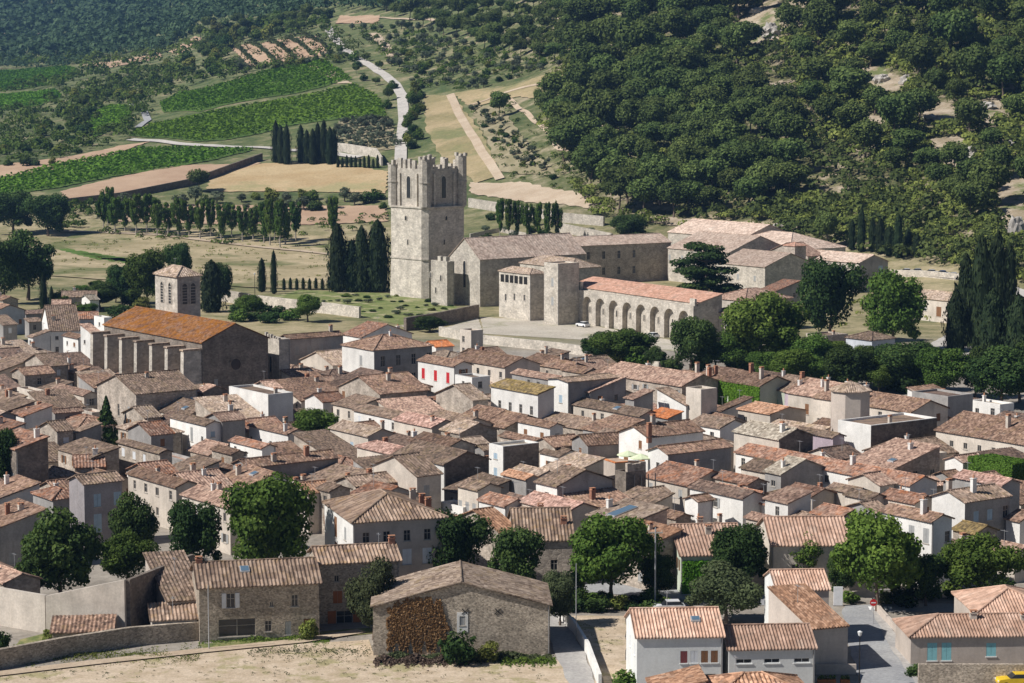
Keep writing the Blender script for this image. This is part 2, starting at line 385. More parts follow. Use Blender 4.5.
def house(x, y, h, lx, rx, typ='L', roof='br', wall='st', ang=36, a=None, b=None, p=.36, wl=None, wr=None, label=None, name='house', cat='house', ch=None, fine=None, over=.28, group=None, far=False, wall2=None, lm=None):
    gz = 0.0
    for _ in range(4):
        X, Y = at(x, y, h + gz); g2 = tz(X, Y) if Y > 760 else 0.0
        if abs(g2 - gz) < .05: break
        gz = g2
    an = R(ang); ca, sa = math.cos(an), math.sin(an)
    D0 = Y * CP - (h + gz - CAMH) * SP
    def solve(px, dx, dy):
        k = (px - 512) / FPX; den = dx - k * dy * CP
        return (k * D0 - X) / den if abs(den) > 1e-4 else 8
    if a is None: a = solve(lx, -sa, ca)
    if b is None: b = solve(rx, ca, sa)
    if not (2.0 < a < 60): a = 7.0 if a > 60 or a < 0 else 2.5
    if not (2.0 < b < 80): b = 7.0 if b > 80 or b < 0 else 2.5
    cx, cy = proj(X - sa*a/2 + ca*b/2, Y + ca*a/2 + sa*b/2, h + gz)
    root = empty(name, (X, Y, gz), an)
    k = rng.random() * 6; sc = FPX / Y
    low = -.6
    # windows
    def auto(L, top, lit):
        if L < 2.6 or top < 3.2: return []
        rows = max(1, int(top // 3.0)); n = max(1, int((L - .8) / 2.9)); r = []
        col = random.choice(['open', 'open', 'br', 'gy', 'wt', '+br', 'bl', 'open', '+gy'])
        for i in range(n):
            u = L * (i + .5) / n + random.uniform(-.25, .25)
            for j in range(rows):
                if random.random() < (.15 if j == rows - 1 else .25): continue
                zz = top - 2.1 - j * 2.9
                if zz < .6: continue
                r.append((u, zz, random.choice([.8, .9, 1.0]), random.choice([1.2, 1.3, 1.5]) if j else random.choice([.9, 1.2, 1.3]), col if random.random() < .75 else 'open'))
        return r
    if wr is None: wr = auto(b, h, 0)
    if wl is None: wl = auto(a, h, 1)
    def fit(L, lst):
        mx = max([q[0] + q[2]/2 + .4 for q in lst] + [0])
        return [(q[0] * L / mx,) + tuple(q[1:]) for q in lst] if mx > L else lst
    wr = fit(b, wr); wl = fit(a, wl)
    wr = [q for q in wr if q[2]/2 + .1 < q[0] < b - q[2]/2 - .1]; wl = [q for q in wl if q[2]/2 + .1 < q[0] < a - q[2]/2 - .1]
    if far: wr = wr; wl = wl
    mb = MB(); m2 = 1 if wall2 else 0  # wall2 recolours the right face: own finish on some houses, painted shade on others
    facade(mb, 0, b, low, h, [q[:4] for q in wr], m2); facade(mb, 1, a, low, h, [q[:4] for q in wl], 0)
    def yz(pts, m=0): mb.face(pts, m)
    hb = h; rise = 0
    mono = typ in ('ML', 'MR')
    if typ == 'L': rise = p * b / 2
    elif typ == 'R': rise = p * a / 2
    elif typ == 'HIP': rise = p * min(a, b) / 2
    elif typ == 'ML': rise = min(p * .8, .26) * b
    elif typ == 'MR': rise = min(p * .8, .26) * a
    hx = h + rise if typ == 'ML' else h; hy = h + rise if typ == 'MR' else h
    mb.face([(b,0,low),(b,a,low),(b,a,hx if typ != 'MR' else hy),(b,0,hx)]); mb.face([(b,a,low),(0,a,low),(0,a,hy),(b,a,max(hx,hy))])
    if typ == 'L':
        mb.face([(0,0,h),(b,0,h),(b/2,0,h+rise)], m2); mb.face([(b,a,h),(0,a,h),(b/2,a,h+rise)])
    elif typ == 'R':
        mb.face([(0,a,h),(0,0,h),(0,a/2,h+rise)]); mb.face([(b,0,h),(b,a,h),(b,a/2,h+rise)])
    elif typ == 'ML':
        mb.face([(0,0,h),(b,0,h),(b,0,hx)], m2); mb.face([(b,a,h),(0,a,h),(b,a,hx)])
    elif typ == 'MR':
        mb.face([(0,0,h),(0,a,hy),(0,a,h)]); mb.face([(b,0,h),(b,a,h),(b,a,hy)])
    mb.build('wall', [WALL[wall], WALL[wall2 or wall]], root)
    # roof
    rf = MB(); o = over; z0 = h + .06
    pu = fine if fine else (.45 if sc > 8 else .5 if sc > 4 else .9); amp = (.068 if fine else .05) if sc > 4 else .04
    seg = 4 if sc > 4 else 3
    kw = dict(pitch_u=pu, k=k, amp=amp, seg=seg)
    if typ == 'L':
        s_ = rise / (b/2); r_ = b/2 + o
        slope(rf, (-o, a + o, z0 - s_*o), (-o, -o, z0 - s_*o), (r_, 0), s_ * r_, **kw)
        slope(rf, (b + o, -o, z0 - s_*o), (b + o, a + o, z0 - s_*o), (-r_, 0), s_ * r_, **kw)
        rf.tube((b/2, -o, z0 + rise + .02), (b/2, a + o, z0 + rise + .02), .13, .13, 6)
    elif typ == 'R':
        s_ = rise / (a/2); r_ = a/2 + o
        slope(rf, (-o, -o, z0 - s_*o), (b + o, -o, z0 - s_*o), (0, r_), s_ * r_, **kw)
        slope(rf, (b + o, a + o, z0 - s_*o), (-o, a + o, z0 - s_*o), (0, -r_), s_ * r_, **kw)
        rf.tube((-o, a/2, z0 + rise + .02), (b + o, a/2, z0 + rise + .02), .13, .13, 6)
    elif typ == 'ML':
        s_ = rise / b; slope(rf, (-o, a + o, z0 - s_*o), (-o, -o, z0 - s_*o), (b + 2*o, 0), s_ * (b + 2*o), **kw)
    elif typ == 'MR':
        s_ = rise / a; slope(rf, (-o, -o, z0 - s_*o), (b + o, -o, z0 - s_*o), (0, a + 2*o), s_ * (a + 2*o), **kw)
    elif typ == 'HIP':
        A, B = a + 2*o, b + 2*o; hw = min(A, B) / 2; s_ = rise / (min(a, b)/2); zz = z0 - s_*o
        def hv(L): return lambda t: min(1.0, t * L / hw, (1 - t) * L / hw)
        for (e0, e1, run, L) in (((-o,-o),(b+o,-o),(0,1),B), ((b+o,-o),(b+o,a+o),(-1,0),A), ((b+o,a+o),(-o,a+o),(0,-1),B), ((-o,a+o),(-o,-o),(1,0),A)):
            slope(rf, (*e0, zz), (*e1, zz), (run[0]*hw, run[1]*hw), s_*hw, vmax=hv(L), **kw)
        zt = zz + s_*hw
        if B >= A: r0, r1 = (-o + hw, -o + hw), (b + o - hw, -o + hw)
        else: r0, r1 = (-o + hw, -o + hw), (-o + hw, a + o - hw)
        rf.tube((*r0, zt), (*r1, zt + .001), .13, .13, 6)
        for c, q in (((-o,-o), r0), ((b+o,-o), r1 if B >= A else r0), ((b+o,a+o), r1), ((-o,a+o), r0 if B >= A else r1)):
            rf.tube((*c, zz + .04), (*q, zt + .04), .12, .12, 6)
    else:  # FLAT, behind a low parapet
        t = .3; zz = h - .35
        rf.face([(t,t,zz),(b-t,t,zz),(b-t,a-t,zz+.1),(t,a-t,zz+.1)], 0)
        for (x0,x1,y0,y1) in ((0,b,0,t),(0,b,a-t,a),(0,t,t,a-t),(b-t,b,t,a-t)):
            rf.box(x0 + .003, x1 - .003, y0 + .003, y1 - .003, zz - .2, h + .1, 1)
    ro = rf.build('roof', [ROOF[roof], WALL[wall]], root)
    def rz(xx, yy):
        if typ == 'L': return h + rise * (1 - abs(xx - b/2) / (b/2))
        if typ == 'R': return h + rise * (1 - abs(yy - a/2) / (a/2))
        if typ == 'ML': return h + rise * xx / b
        if typ == 'MR': return h + rise * yy / a
        if typ == 'HIP': return h + p * min(xx, b - xx, yy, a - yy)
        return h - .3
    if ch is None:
        n = 0 if far or min(a, b) < 3.4 else random.choice([0, 1, 1, 2, 2]) if a * b > 60 else random.choice([0, 0, 1])
        for _ in range(n):
            xx, yy = random.uniform(.12, .88) * b, random.uniform(.12, .88) * a
            chimney(ro, xx, yy, rz(xx, yy), random.choice([.6, .9, 1.2]), random.choice([0, 0, 0, 1, 2, 2]), random.choice([.8, 1.0, 1.0]))
    else:
        for (fx, fy, hh, kd) in ch: chimney(ro, fx * b, fy * a, rz(fx * b, fy * a), hh, kd)
    for (lst, face) in ((wr, 0), (wl, 1)):
        for q in lst: window(root, face, q[0], q[1], q[2], q[3], q[4] if len(q) > 4 else 'open', wall in ('mw', 'cs'))
    area = a * b
    if h > 4.4 and random.random() < .55:
        key = ('dp', round(h, 1))
        if key not in _chm:
            c = MB(); c.tube((0, 0, 0), (0, 0, h - .05), .055, .055, 6); _chm[key] = c.mesh('downpipe', [M_gutter])
        link('downpipe', _chm[key], root, (random.choice([.12, b - .15]), -.07, 0))
    if typ != 'FLAT' and not far and sc > 4.2 and random.random() < .3:
        if 'ant' not in _chm:
            c = MB(); c.tube((0,0,-.2),(0,0,2.1),.03,.025,5)
            for i_ in range(5): c.tube((-.35 + .03*i_, -.5 + .25*i_, 1.95), (.35 - .03*i_, -.5 + .25*i_, 1.95), .015, .015, 4)
            c.tube((0,-.55,1.95),(0,.6,1.95),.018,.018,4); _chm['ant'] = c.mesh('antenna', [M_metal])
        fx_, fy_ = random.uniform(.2,.8), random.uniform(.2,.8); link('antenna', _chm['ant'], ro, (fx_*b, fy_*a, rz(fx_*b, fy_*a)))
    rec = dict(o=root, px=cx, py=cy, roof=roof, wall=wall, typ=typ, label=label, area=area, a=a, b=b, h=h, X=X, Y=Y, cat=cat, group=group, lm=lm, rz=rz, ro=ro, sc=sc)
    HOUSES.append(rec); return rec
def row(n, L, z, w, h, k='open', m0=.5, m1=.5):
    return [(m0 + w/2 + (L - m0 - m1 - w) * (i / max(1, n - 1)), z, w, h, k) for i in range(n)]
# ---------------------------------------------------------------- village houses
H = house
# far left edge and around the church
H(-6,312,6,-30,25,'L','br','pb',wr=[(1.5,1.5,1.3,2.6,'br'),(7,2.6,.8,1.2,'br')],a=12,label='pale bluish gable house with brown shutters at the village\'s far left edge')
H(3,300,6,-20,18,'L','br','st')
H(3,325,4.5,-8,17,'MR','gr','gy'); H(29,322,4,26,42,'MR','gr','gy'); H(26,314,4,24,50,'MR','dk','gy')
H(66,319,6,57,98,'R','rs','wh',ang=12); H(50,331,6,42,80,'R','gr','wh',ang=15)
H(33,337,5.5,28,51,'ML','gr','wh',p=.4); H(78,338,7,63,89,'L','br','wh')
H(70,358,3.5,66,88,'FLAT','pl','cr'); H(104,318,9,94,112,'FLAT','gr','wh',label='narrow white house with a flat top touching the church\'s left end')
H(97,337,8.5,89,106,'MR','pk','wh',a=8)
H(2,357,5.5,-12,26,'R','dk','gy'); H(47,366,7,25,68,'R','gr','st'); H(25,375,6.5,12,54,'R','br','st')
H(74,373,5,66,90,'ML','br','st'); H(0,393,5,-14,17,'L','pk','st'); H(84,395,5,53,98,'L','pk','cr')
H(136,394,8,97,197,'R','gr','st',wl=[(3,3.2,.8,2.2,'gy'),(7,3.2,.8,2.2,'open'),(11,3.4,.8,1.6,'open')],wr=[(13,5,1,1.6,'bl')],label='long stone gable house with grey-brown roof directly below the church buttresses',p=.34)
H(203,392,7,196,228,'L','pk','dk',wr=[],label='small dark gable house with pinkish roof tucked under the church gable')
H(270,389,7,253,278,'R','pk','st')
H(268,395,9,229,293,'FLAT','gr','wh',wl=[(6,4.5,.6,.8)],wr=[],label='big blank white wall of a tall house below the church gable')
H(206,425,7,170,222,'L','gr','wh',wl=[(5,3.6,.9,2.4,'gy'),(1.4,4,.7,.9)],label='bright white house with one tall narrow window, below the long stone gable house')
H(222,421,7.5,206,245,'R','pk','gy',wr=[])
H(288,434,6,249,306,'L','br','wh',wl=[(3,3,.8,1.1),(7,3,.8,1.1),(11,3,.8,1.1),(15,3,.8,1.1)])
H(248,467,6.5,233,338,'R','br','gy',wr=row(4,18,2.2,1.1,2.3,'bl',2,3),label='long grey house with four tall bluish shutters left of the yard tree')
H(230,471,5,206,237,'L','br','wh'); H(207,467,4,183,213,'FLAT','pl','wh'); H(262,448,6,230,268,'L','rs','wh')
H(232,454,5.5,212,241,'L','br','st'); H(183,461,4,158,197,'FLAT','pk','gy'); H(160,453,7,118,172,'L','gr','st')
H(151,435,6.5,128,173,'R','rs','gy'); H(145,418,6,123,161,'R','tn','st'); H(176,487,6.5,128,199,'L','br','cr')
H(150,475,6,128,177,'R','rs','st'); H(230,508,6.5,182,264,'L','pk','cr',label='low cream house with pinkish roof behind the tall tree left of the big hipped house')
# left block
H(-5,417,6,-25,16,'L','tn','gy'); H(24,416,5.5,16,52,'ML','rs','wh'); H(38,393,5,17,50,'FLAT','gr','cr')
H(55,413,5,52,82,'R','pk','gy'); H(92,413,4,80,99,'FLAT','pk','cr'); H(57,431,7,40,73,'R','gr','st')
H(76,433,6,70,101,'ML','gr','gy'); H(84,441,4.5,65,90,'FLAT','gr','cr')
H(16,449,10,-12,48,'ML','rs','dk',wr=[],p=.36,label='tall dark-sided house with rusty roof beside the far left tree')
H(92,458,6,58,119,'ML','gr','st'); H(75,467,5,53,104,'R','rs','st',ang=12)
H(84,484,9,69,122,'R','gr','gp',wl=[],wr=[(2.6,5.6,1.1,1.8,'bl'),(6.6,5.6,1.1,1.8,'bl'),(2.6,2,1.2,2.6,'bl'),(6.6,2,1.2,2.6,'bl')],label='tall mauve-grey house with bluish closed shutters above the dark left trees')
H(53,499,6,33,84,'HIP','rs','gy',wl=[],label='low house with rusty hipped roof against the mauve-grey shuttered house')
H(-2,528,6,-30,46,'ML','br','gy'); H(4,583,4.5,-40,40,'L','pk','st',a=14)
# centre left, below the abbey garden
H(289,339,9,280,343,'R','br','gy',wl=[],wr=row(4,13,5.4,1.0,1.9,'gy',1.5,1.5)+row(3,13,1.6,1,1.6,'gy',2,3),label='large grey house with four tall upper windows right of the church')
H(362,337,8,343,412,'L','rs','wh',label='orange-ridged house directly behind the broad hipped house')
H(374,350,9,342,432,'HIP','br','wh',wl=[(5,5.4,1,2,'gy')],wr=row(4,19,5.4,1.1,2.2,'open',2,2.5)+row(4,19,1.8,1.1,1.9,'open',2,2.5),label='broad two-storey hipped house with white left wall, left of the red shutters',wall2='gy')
H(436,347,5,422,453,'R','orr','wh',label='small house with new orange roof behind the red-shuttered house')
H(454,366,8,418,472,'L','br','wh',wl=row(3,13,4.4,1.1,2.1,'rd',1.6,1.6),label='white house with three bright red shutters')
H(505,367,8,454,540,'L','br','cr',wl=row(5,24,5.7,.9,1.2,'open',1.5,1.5)+row(3,24,2.6,.9,1.3,'gy',4,4),label='long cream house with a row of five small top windows')
H(471,331,8,460,483,'FLAT','gr','cr',wl=[(3,5.2,1,1.4),(3,2.6,1,1.4)],wr=[],label='small pale block with two stacked windows before the abbey terrace')
H(555,380,8,512,568,'L','pk','gy'); H(566,369,7,540,588,'L','br','st'); H(584,373,7,562,601,'L','br','st')
H(605,376,7,589,629,'ML','br','st')
H(538,394,9,491,554,'ML','mo','wh',wl=row(4,14,5.0,.9,1.6,'open',1.5,2),wr=[],label='white house with mossy ochre roof and four small windows',p=.34)
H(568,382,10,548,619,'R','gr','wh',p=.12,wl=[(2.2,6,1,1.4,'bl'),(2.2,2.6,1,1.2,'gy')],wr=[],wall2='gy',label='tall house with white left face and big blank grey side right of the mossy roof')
H(590,392,8,586,626,'ML','pk','gy')
H(473,400,7,436,488,'R','tn','st',wl=[(14,4,.9,1.3),(3,1.5,.9,1.4)]); H(472,378,7,455,490,'FLAT','gr','wh')
H(380,394,7,339,428,'R','br','st'); H(323,402,6,305,346,'R','rs','wh',wl=[(3,2,.9,1.6,'og'),(5.6,2,.9,1.6,'og')])
H(355,408,6,333,378,'ML','gr','cr'); H(398,419,6,354,419,'L','gr','wh'); H(368,436,6,330,395,'L','tn','cr',wl=row(4,17,2.4,1,2.0,'bl',2,2))
H(432,427,6,394,458,'L','pn','cr',wl=[(5,2,1.2,1.6),(12,2,1.2,1.6)],label='house with even pink roof and greenish-cream wall left of the dark gable')
H(401,456,6,357,426,'HIP','pn','cr',wl=row(3,18,2.4,1.1,1.9,'yl',3,3),label='hipped even-pink roof above three olive shutters')
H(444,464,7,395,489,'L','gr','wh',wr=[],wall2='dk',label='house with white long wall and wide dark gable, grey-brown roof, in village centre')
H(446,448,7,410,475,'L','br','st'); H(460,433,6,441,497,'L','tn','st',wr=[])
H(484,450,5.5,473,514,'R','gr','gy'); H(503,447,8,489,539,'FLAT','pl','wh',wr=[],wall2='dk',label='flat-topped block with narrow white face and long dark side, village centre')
H(530,481,5,503,566,'L','tn','wh'); H(550,427,6,518,563,'L','br','wh'); H(533,442,5.5,500,541,'L','br','st')
H(555,447,6,532,585,'R','br','st'); H(560,456,5,540,581,'L','gr','wh',wr=[])
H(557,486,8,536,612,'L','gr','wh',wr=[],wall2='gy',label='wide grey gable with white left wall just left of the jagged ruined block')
H(478,490,6,458,501,'L','gr','cr',wl=row(3,8,1.5,.9,2.4,'gy',1,1)); H(505,506,5.5,479,529,'L','rs','wh')
H(526,479,6,503,532,'L','o2','gy'); H(525,511,5,508,546,'L','gr','gy')
H(567,512,6,520,598,'L','pn','cr',label='broad even-pink roof with a small skylight in the lower village centre')
H(417,476,7.5,372,441,'R','gr','cr',wl=[],wr=[(2.6,4.4,1,1.6,'gy'),(5.6,3,1,2,'gy')],label='cream gable house with blue-grey shaded side right of the two joined flat yards')
H(356,486,6,336,404,'R','gr','st'); H(308,493,6,288,334,'R','o2','cr'); H(330,491,6.5,318,350,'L','gr','st')
H(353,522,10,303,446,'HIP','tb','wh',ang=18,wall2='cs',a=15,fine=.45,wl=[(4,7,1,1.6,'gy'),(9,6.5,1.4,2.6,'br'),(4,3.6,1,1.8,'og'),(9,3.2,1.4,2.6,'br')],
  wr=row(4,11,7.2,.9,1.4,'open',1.2,1.0)+row(4,11,4.2,1.2,2.0,'wt',1.1,.9)+row(4,11,.8,1.2,2.0,'wt',1.1,.9),label='big hipped stripy-tiled house with two floors of white shutters',ch=[(.85,.6,1.2,0),(.92,.5,1,1),(.95,.4,.9,1)])
# centre right
H(682,386,8,640,722,'L','pk','st',a=24); H(719,382,8,676,736,'L','br','gy',ch=[(.2,.3,1.7,1),(.4,.4,1.7,0),(.5,.7,1.6,0),(.7,.35,1.6,1)])
IVY=H(760,386,8.5,718,793,'L','br','mg',wl=row(4,24,4.6,.8,1.4,'open',3,4),label='house whose long wall is covered in bright green ivy',ch=[(.3,.2,1.9,0),(.5,.6,1.4,1)])
H(781,390,7.5,760,800,'L','dk','wh',a=11,b=11,wl=[(3.5,5,1.1,1.5,'gy'),(8,1.5,1.2,1.6,'mr')],label='white terrace house right beside the ivy house')
H(799,393,7.5,781,818,'L','gr','mg',a=9,b=11,wl=[(2.4,4,.9,1.7,'gn'),(6,4,.9,1.7,'gn')],label='mint terrace house with green shutters')
H(813,395.6,7.5,799,838,'L','br','li',a=7.5,b=11,wl=[(3.6,4,1,1.8,'mr')],label='lilac terrace house with one dark maroon shutter')
H(838,400,7.5,813,850,'L','pk','cr',a=13,b=11,wl=[(3,4,1,1.8,'br'),(8,4,1,1.9,'br')],label='cream terrace house with brown shutters behind the octagonal turret')
H(911,412,8,864,948,'L','br','cr',a=24,label='large broad-roofed cream house right of the octagonal turret',ch=[(.2,.55,1.3,0),(.4,.6,1.5,2),(.3,.98,1.6,0)])
H(948,397,8,912,973,'FLAT','dk','gy',wr=[],wl=[]); H(1000,405,6,970,1014,'FLAT','pl','wh',label='bright white blank wall of a low house below the right-hand trees')
H(1062,450,8,936,1100,'L','br','cr',b=13,wl=row(9,52,5.6,.8,1.0,'open',3,6)+row(7,52,2.6,.9,1.3,'gy',9,9),label='very long cream house with a line of tiny windows at the right edge',ch=[(.3,.55,1.8,0),(.35,.35,1.8,0)])
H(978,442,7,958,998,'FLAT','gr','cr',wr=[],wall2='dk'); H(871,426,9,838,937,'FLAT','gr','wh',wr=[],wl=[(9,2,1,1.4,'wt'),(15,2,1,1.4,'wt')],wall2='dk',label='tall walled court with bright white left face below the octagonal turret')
H(909,458,5,893,956,'R','gr','cr',a=10); H(963,462,6,945,984,'R','pk','wh',wr=[(2.5,2.5,1,1.4)]); H(937,454,5.5,921,947,'FLAT','pk','cr')
H(950,477,4,934,965,'R','br','gy'); H(910,485,6,818,937,'L','rs','wh',a=38,label='long rust-brown roof running below the walled white court')
H(965,502,8,932,1010,'R','gr','wh',wall2='gy',wr=[(2.5,5,1,1.5,'bl'),(5.5,5,1,1.5,'bl'),(9,5,1,1.7,'open'),(5.5,1.6,1,1.6,'gy')],wl=[],label='large house with pale blank left wall and grey windowed side near the right edge',ch=[(.4,.3,1.9,2),(.3,.9,1.6,0)])
H(1002,485,8,955,1020,'L','pn','gy',label='even-pink roof behind the large pale and grey house near the green hedge')
H(932,521,9,881,952,'L','br','wh',wl=row(4,20,6,1,1.9,'gy',1.5,2)+[(6,3.2,1,1.3,'gy'),(12,3.2,.9,1.2,'gy')],wr=[(3.2,6,.9,1.4),(2.8,2.2,1.6,2.2)],label='clean white house with four upper windows behind the lower right trees',ch=[(.35,.3,1.7,2)])
H(840,518,7,812,866,'L','rs','gy'); H(876,513,8,846,884,'R','gr','gy'); H(975,533,5,953,997,'L','mo','st'); H(1020,521,5,1010,1045,'L','br','wh'); H(1015,553,4,993,1035,'L','pk','cr')
H(779,439,8,734,813,'L','pl','cr',wl=[(15.5,4.2,1.1,2.0,'+yl'),(15.5,1,.9,1.4),(4,4.5,.8,.8)],wr=[],wall2='dk',label='cream house with olive-yellow shutters and pale patched roof')
H(770,414,6,738,806,'L','o2','cr',p=.2,ch=[]); H(833,437,7,795,839,'L','gr','li',wr=[]); H(720,428,7,690,748,'L','gr','wh',wr=[])
H(701,390,10,686,717,'FLAT','pl','cr',wl=[],wr=[],label='tall narrow pale block standing below the many-chimneyed house'); H(686,405,7,666,691,'MR','gr','wh',a=8)
H(722,411,5,714,752,'ML','br','wh'); H(640,416,6,610,660,'L','gr','cr',a=24)
H(668,418,6,648,682,'ML','orr','gy',wr=[],label='house with vivid new orange roof in the village middle'); H(634,399,8,628,653,'ML','pk','gy',wr=[])
H(648,437,9,619,703,'R','br','wh',wr=[],ch=[(.03,.02,1.8,1),(.35,.5,1.2,0)]); H(668,454,8,648,731,'R','br','wh',wl=[(5,2.6,1.1,2.3,'og'),(3,5.4,.8,1)],wall2='gy',wr=[(3,3,1,1.6,'bl')],label='house with white left gable and one orange-wood shutter right of the parasols')
H(588,445,7,572,628,'R','br','gy',ang=22,wr=[(8,1,1.4,2.4,'bl')])
TERR=H(615,464,5,592,650,'FLAT','tn','cs',ang=24,wr=[],wl=[],label='roof terrace block with orange coping carrying two parasols',ch=[])
RUIN=H(626,473,7.5,619,646,'FLAT','gr','dk',wr=[],wl=[],ch=[],label='jagged ruined stone block with leaning timbers')
H(650,493,5,643,668,'R','gr','gy'); H(743,498,7,690,764,'L','dk','wh',wr=[],label='white-walled house with wide dark brown roof left of the lower chimneys')
H(698,501,7,685,713,'R','br','wh',wr=[]); H(676,518,5,650,691,'L','br','st')
SKY=H(628,524,7,588,667,'ML','tn','st',wr=[],p=.26,label='stone-sided house with pale tan roof and long bluish skylight',ch=[(.5,.95,1.0,2)])
H(649,545,6,640,681,'ML','o2','st',a=11,wr=[(5,3.6,.7,.9)],label='little stone house with orange-pink roof below the skylight roof')
IV2=H(681,555,5,676,746,'R','tp','mg',ang=6,a=14,fine=.45,wr=[],label='salmon-tiled house with ivy-green wall behind the lower centre trees')
H(788,503,7,765,811,'ML','pk','wh',wr=[]); H(808,522,5,790,829,'L','gr','gy'); H(765,521,5,746,774,'L','pk','cr')
H(775,506,6,740,785,'L','rs','cr'); H(812,496,6,785,835,'L','rs','cr'); H(855,493,6.5,828,869,'L','gr','cr')
H(772,545,6,766,850,'R','tp','cr',ang=2,a=13,fine=.45,wr=[(3,2,1,1.5),(9,2,1,1.5)],label='wide salmon-striped roof behind the tall lower right trees')
H(880,485,6,848,895,'R','pk','cr'); H(915,503,7,880,937,'L','rs','cr'); H(870,499,7,845,886,'L','gr','cr')
H(771,473,5.5,741,800,'L','gr','cr'); H(781,474,6,765,828,'L','pl','gy',wr=[]); H(848,467,5,826,857,'FLAT','pl','cr'); H(748,484,6,713,767,'L','rs','st')
H(515,540,6,509,573,'R','tb','st',ang=3,a=15,fine=.45,wr=[(5,2,.9,1.4)],label='striped-brown roof with stone front behind the twin central trees')
H(500,532,6,450,517,'R','o2','st'); H(463,508,3,440,469,'FLAT','tn','wh',label='little yard with a bright white wall in the lower centre')
# foreground
F1=H(199,587,6.5,196,319,'R','tb','rb',ang=12,a=10,fine=.45,over=.35,wl=[],wr=[(3.6,3.9,1.0,1.7,'+wt'),(11.0,3.7,.8,1.4,'open'),(8.3,3.8,.45,.6),(7.9,.9,.8,1.3),(10.2,.4,.7,1.6,'gy'),(12.4,.2,.8,2.0,'br'),(4.3,.5,4.3,2.1)],label='rubble stone house with one white-shuttered window and a wide glazed opening',ch=[(.03,.5,.4,1)])
F2=H(319,563,7.4,316,399,'R','tb','rb',ang=14,a=7,fine=.45,over=.35,wl=[],wr=[(2.1,5.0,.6,.8),(2.2,2.4,1.1,1.5,'og'),(3.0,-.2,2.0,1.7,'+og')],label='taller stone house with orange wooden shutters adjoining the white-shuttered one',ch=[(.98,.5,.6,1)])
M1=H(637,637,6.0,628,723,'R','tp','mw',ang=4,a=9.6,fine=.36,over=.25,wl=[(2,3.6,.8,1.2,'wt'),(6,3.6,.8,1.2,'wt')],wr=[(5.0,3.1,.75,1.3,'mr'),(6.1,3.1,.75,1.3,'wt'),(7.2,3.1,.75,1.3,'br'),(8.25,3.1,.75,1.3,'br'),(7.2,1.4,2.5,.5)],label='smooth white house with salmon roof and four small windows in a row',ch=[],p=.40)
M2=H(729,649,4.6,722,815,'R','tp','mw',ang=4,a=8.5,fine=.36,over=.25,wl=[],wr=[(1.6,3.0,1.7,.5),(4.6,3.0,1.7,.5),(7.8,3.0,1.7,.5)],label='lower white house with three slit windows under salmon roof, joined to the four-window one',ch=[],p=.36)
H(655,694,3.6,649,706,'ML','o2','mw',ang=4,a=6,over=.2,wl=[],wr=[],fine=.45,label='low white annexe with one-slope orange-pink roof at the bottom edge',ch=[],p=.3)
H(708,704,3.6,700,820,'HIP','o2','cr',ang=8,a=9.5,over=.2,wl=[],wr=[],fine=.45,label='low hipped orange-pink roof at the bottom edge below the slit-windowed house',ch=[])
M3=H(777,590,6.5,766,829,'R','tp','mw',ang=4,a=8,fine=.36,over=.2,wl=[(2,3.2,.9,2.2,'tq'),(2,.6,.9,2.2,'tq')],wr=[],wall2='cs',label='house with salmon roof and turquoise-edged left gable beside the olive tree',ch=[])
M4=H(812,629,5,775,848,'MR','o2','cs',ang=22,a=10,fine=.36,over=.15,wl=[],wr=[],label='bare cement-walled house with one-slope orange roof at the road corner',ch=[],p=.34)
M5=H(911,636,3.3,897,1064,'HIP','tp','cs',ang=3,a=8,fine=.36,over=.3,wl=[],wr=[(2.4,.5,1.1,2.0,'tq'),(4.0,.5,1.1,2.0,'tq'),(9.0,.9,1.1,1.5,'tq')],label='pinkish-beige bungalow with turquoise shutters at the lower right corner',ch=[(.45,.4,.6,0),(.78,.35,.5,0)])
M6=H(977,613,3.7,961,1060,'HIP','tp','cs',ang=3,a=11,fine=.36,over=.3,wl=[],wr=[],label='taller hipped salmon roof rising behind the turquoise-shuttered bungalow',ch=[])
# hamlet left of the bell tower, beyond the church
H(62,297,4,48,96,'R','gr','st',ang=8,label='low grey-brown farm roof left of the bell tower trees'); H(52,306,4,40,70,'R','pk','wh',ang=8); H(90,300,3.5,80,99,'R','pl','wh')
# ---------------------------------------------------------------- church of the village
def dark_arch(parent, face, u, z, w, h, round_=True, d=0.0, name='window', surround=True):
    """arched opening: proud stone surround with a dark pane set inside it"""
    def outline(ww, hh, off):
        pts = [(-ww/2, off), (ww/2, off), (ww/2, hh - ww/2)]
        for i in range(1, 8): t = math.pi * i / 8; pts.append((ww/2 * math.cos(t), hh - ww/2 + ww/2 * math.sin(t)))
        pts.append((-ww/2, hh - ww/2)); return pts
    A, B = outline(w + .5, h + .25, -.05), outline(w, h, 0.0); mb = MB()
    for i in range(len(A)):
        j = (i + 1) % len(A); a, b, c, e = A[i], A[j], B[j], B[i]
        mb.face([(a[0], -.12, a[1]), (b[0], -.12, b[1]), (c[0], -.12, c[1]), (e[0], -.12, e[1])])
        mb.face([(b[0], -.12, b[1]), (a[0], -.12, a[1]), (a[0], .05, a[1]), (b[0], .05, b[1])])
        mb.face([(e[0], -.12, e[1]), (c[0], -.12, c[1]), (c[0], .05, c[1]), (e[0], .05, e[1])])
    g = MB(); g.face([(p[0], -.02, p[1]) for p in B])
    loc, rz = ((u, d, z), 0.0) if face == 0 else ((d, u, z), R(-90))
    o = mb.build(name, [WALL['ab']], parent, loc, rz); g.build('pane' if name == 'window' else 'door_leaf', [M_glass if name == 'window' else SH['og']], o)
    return o
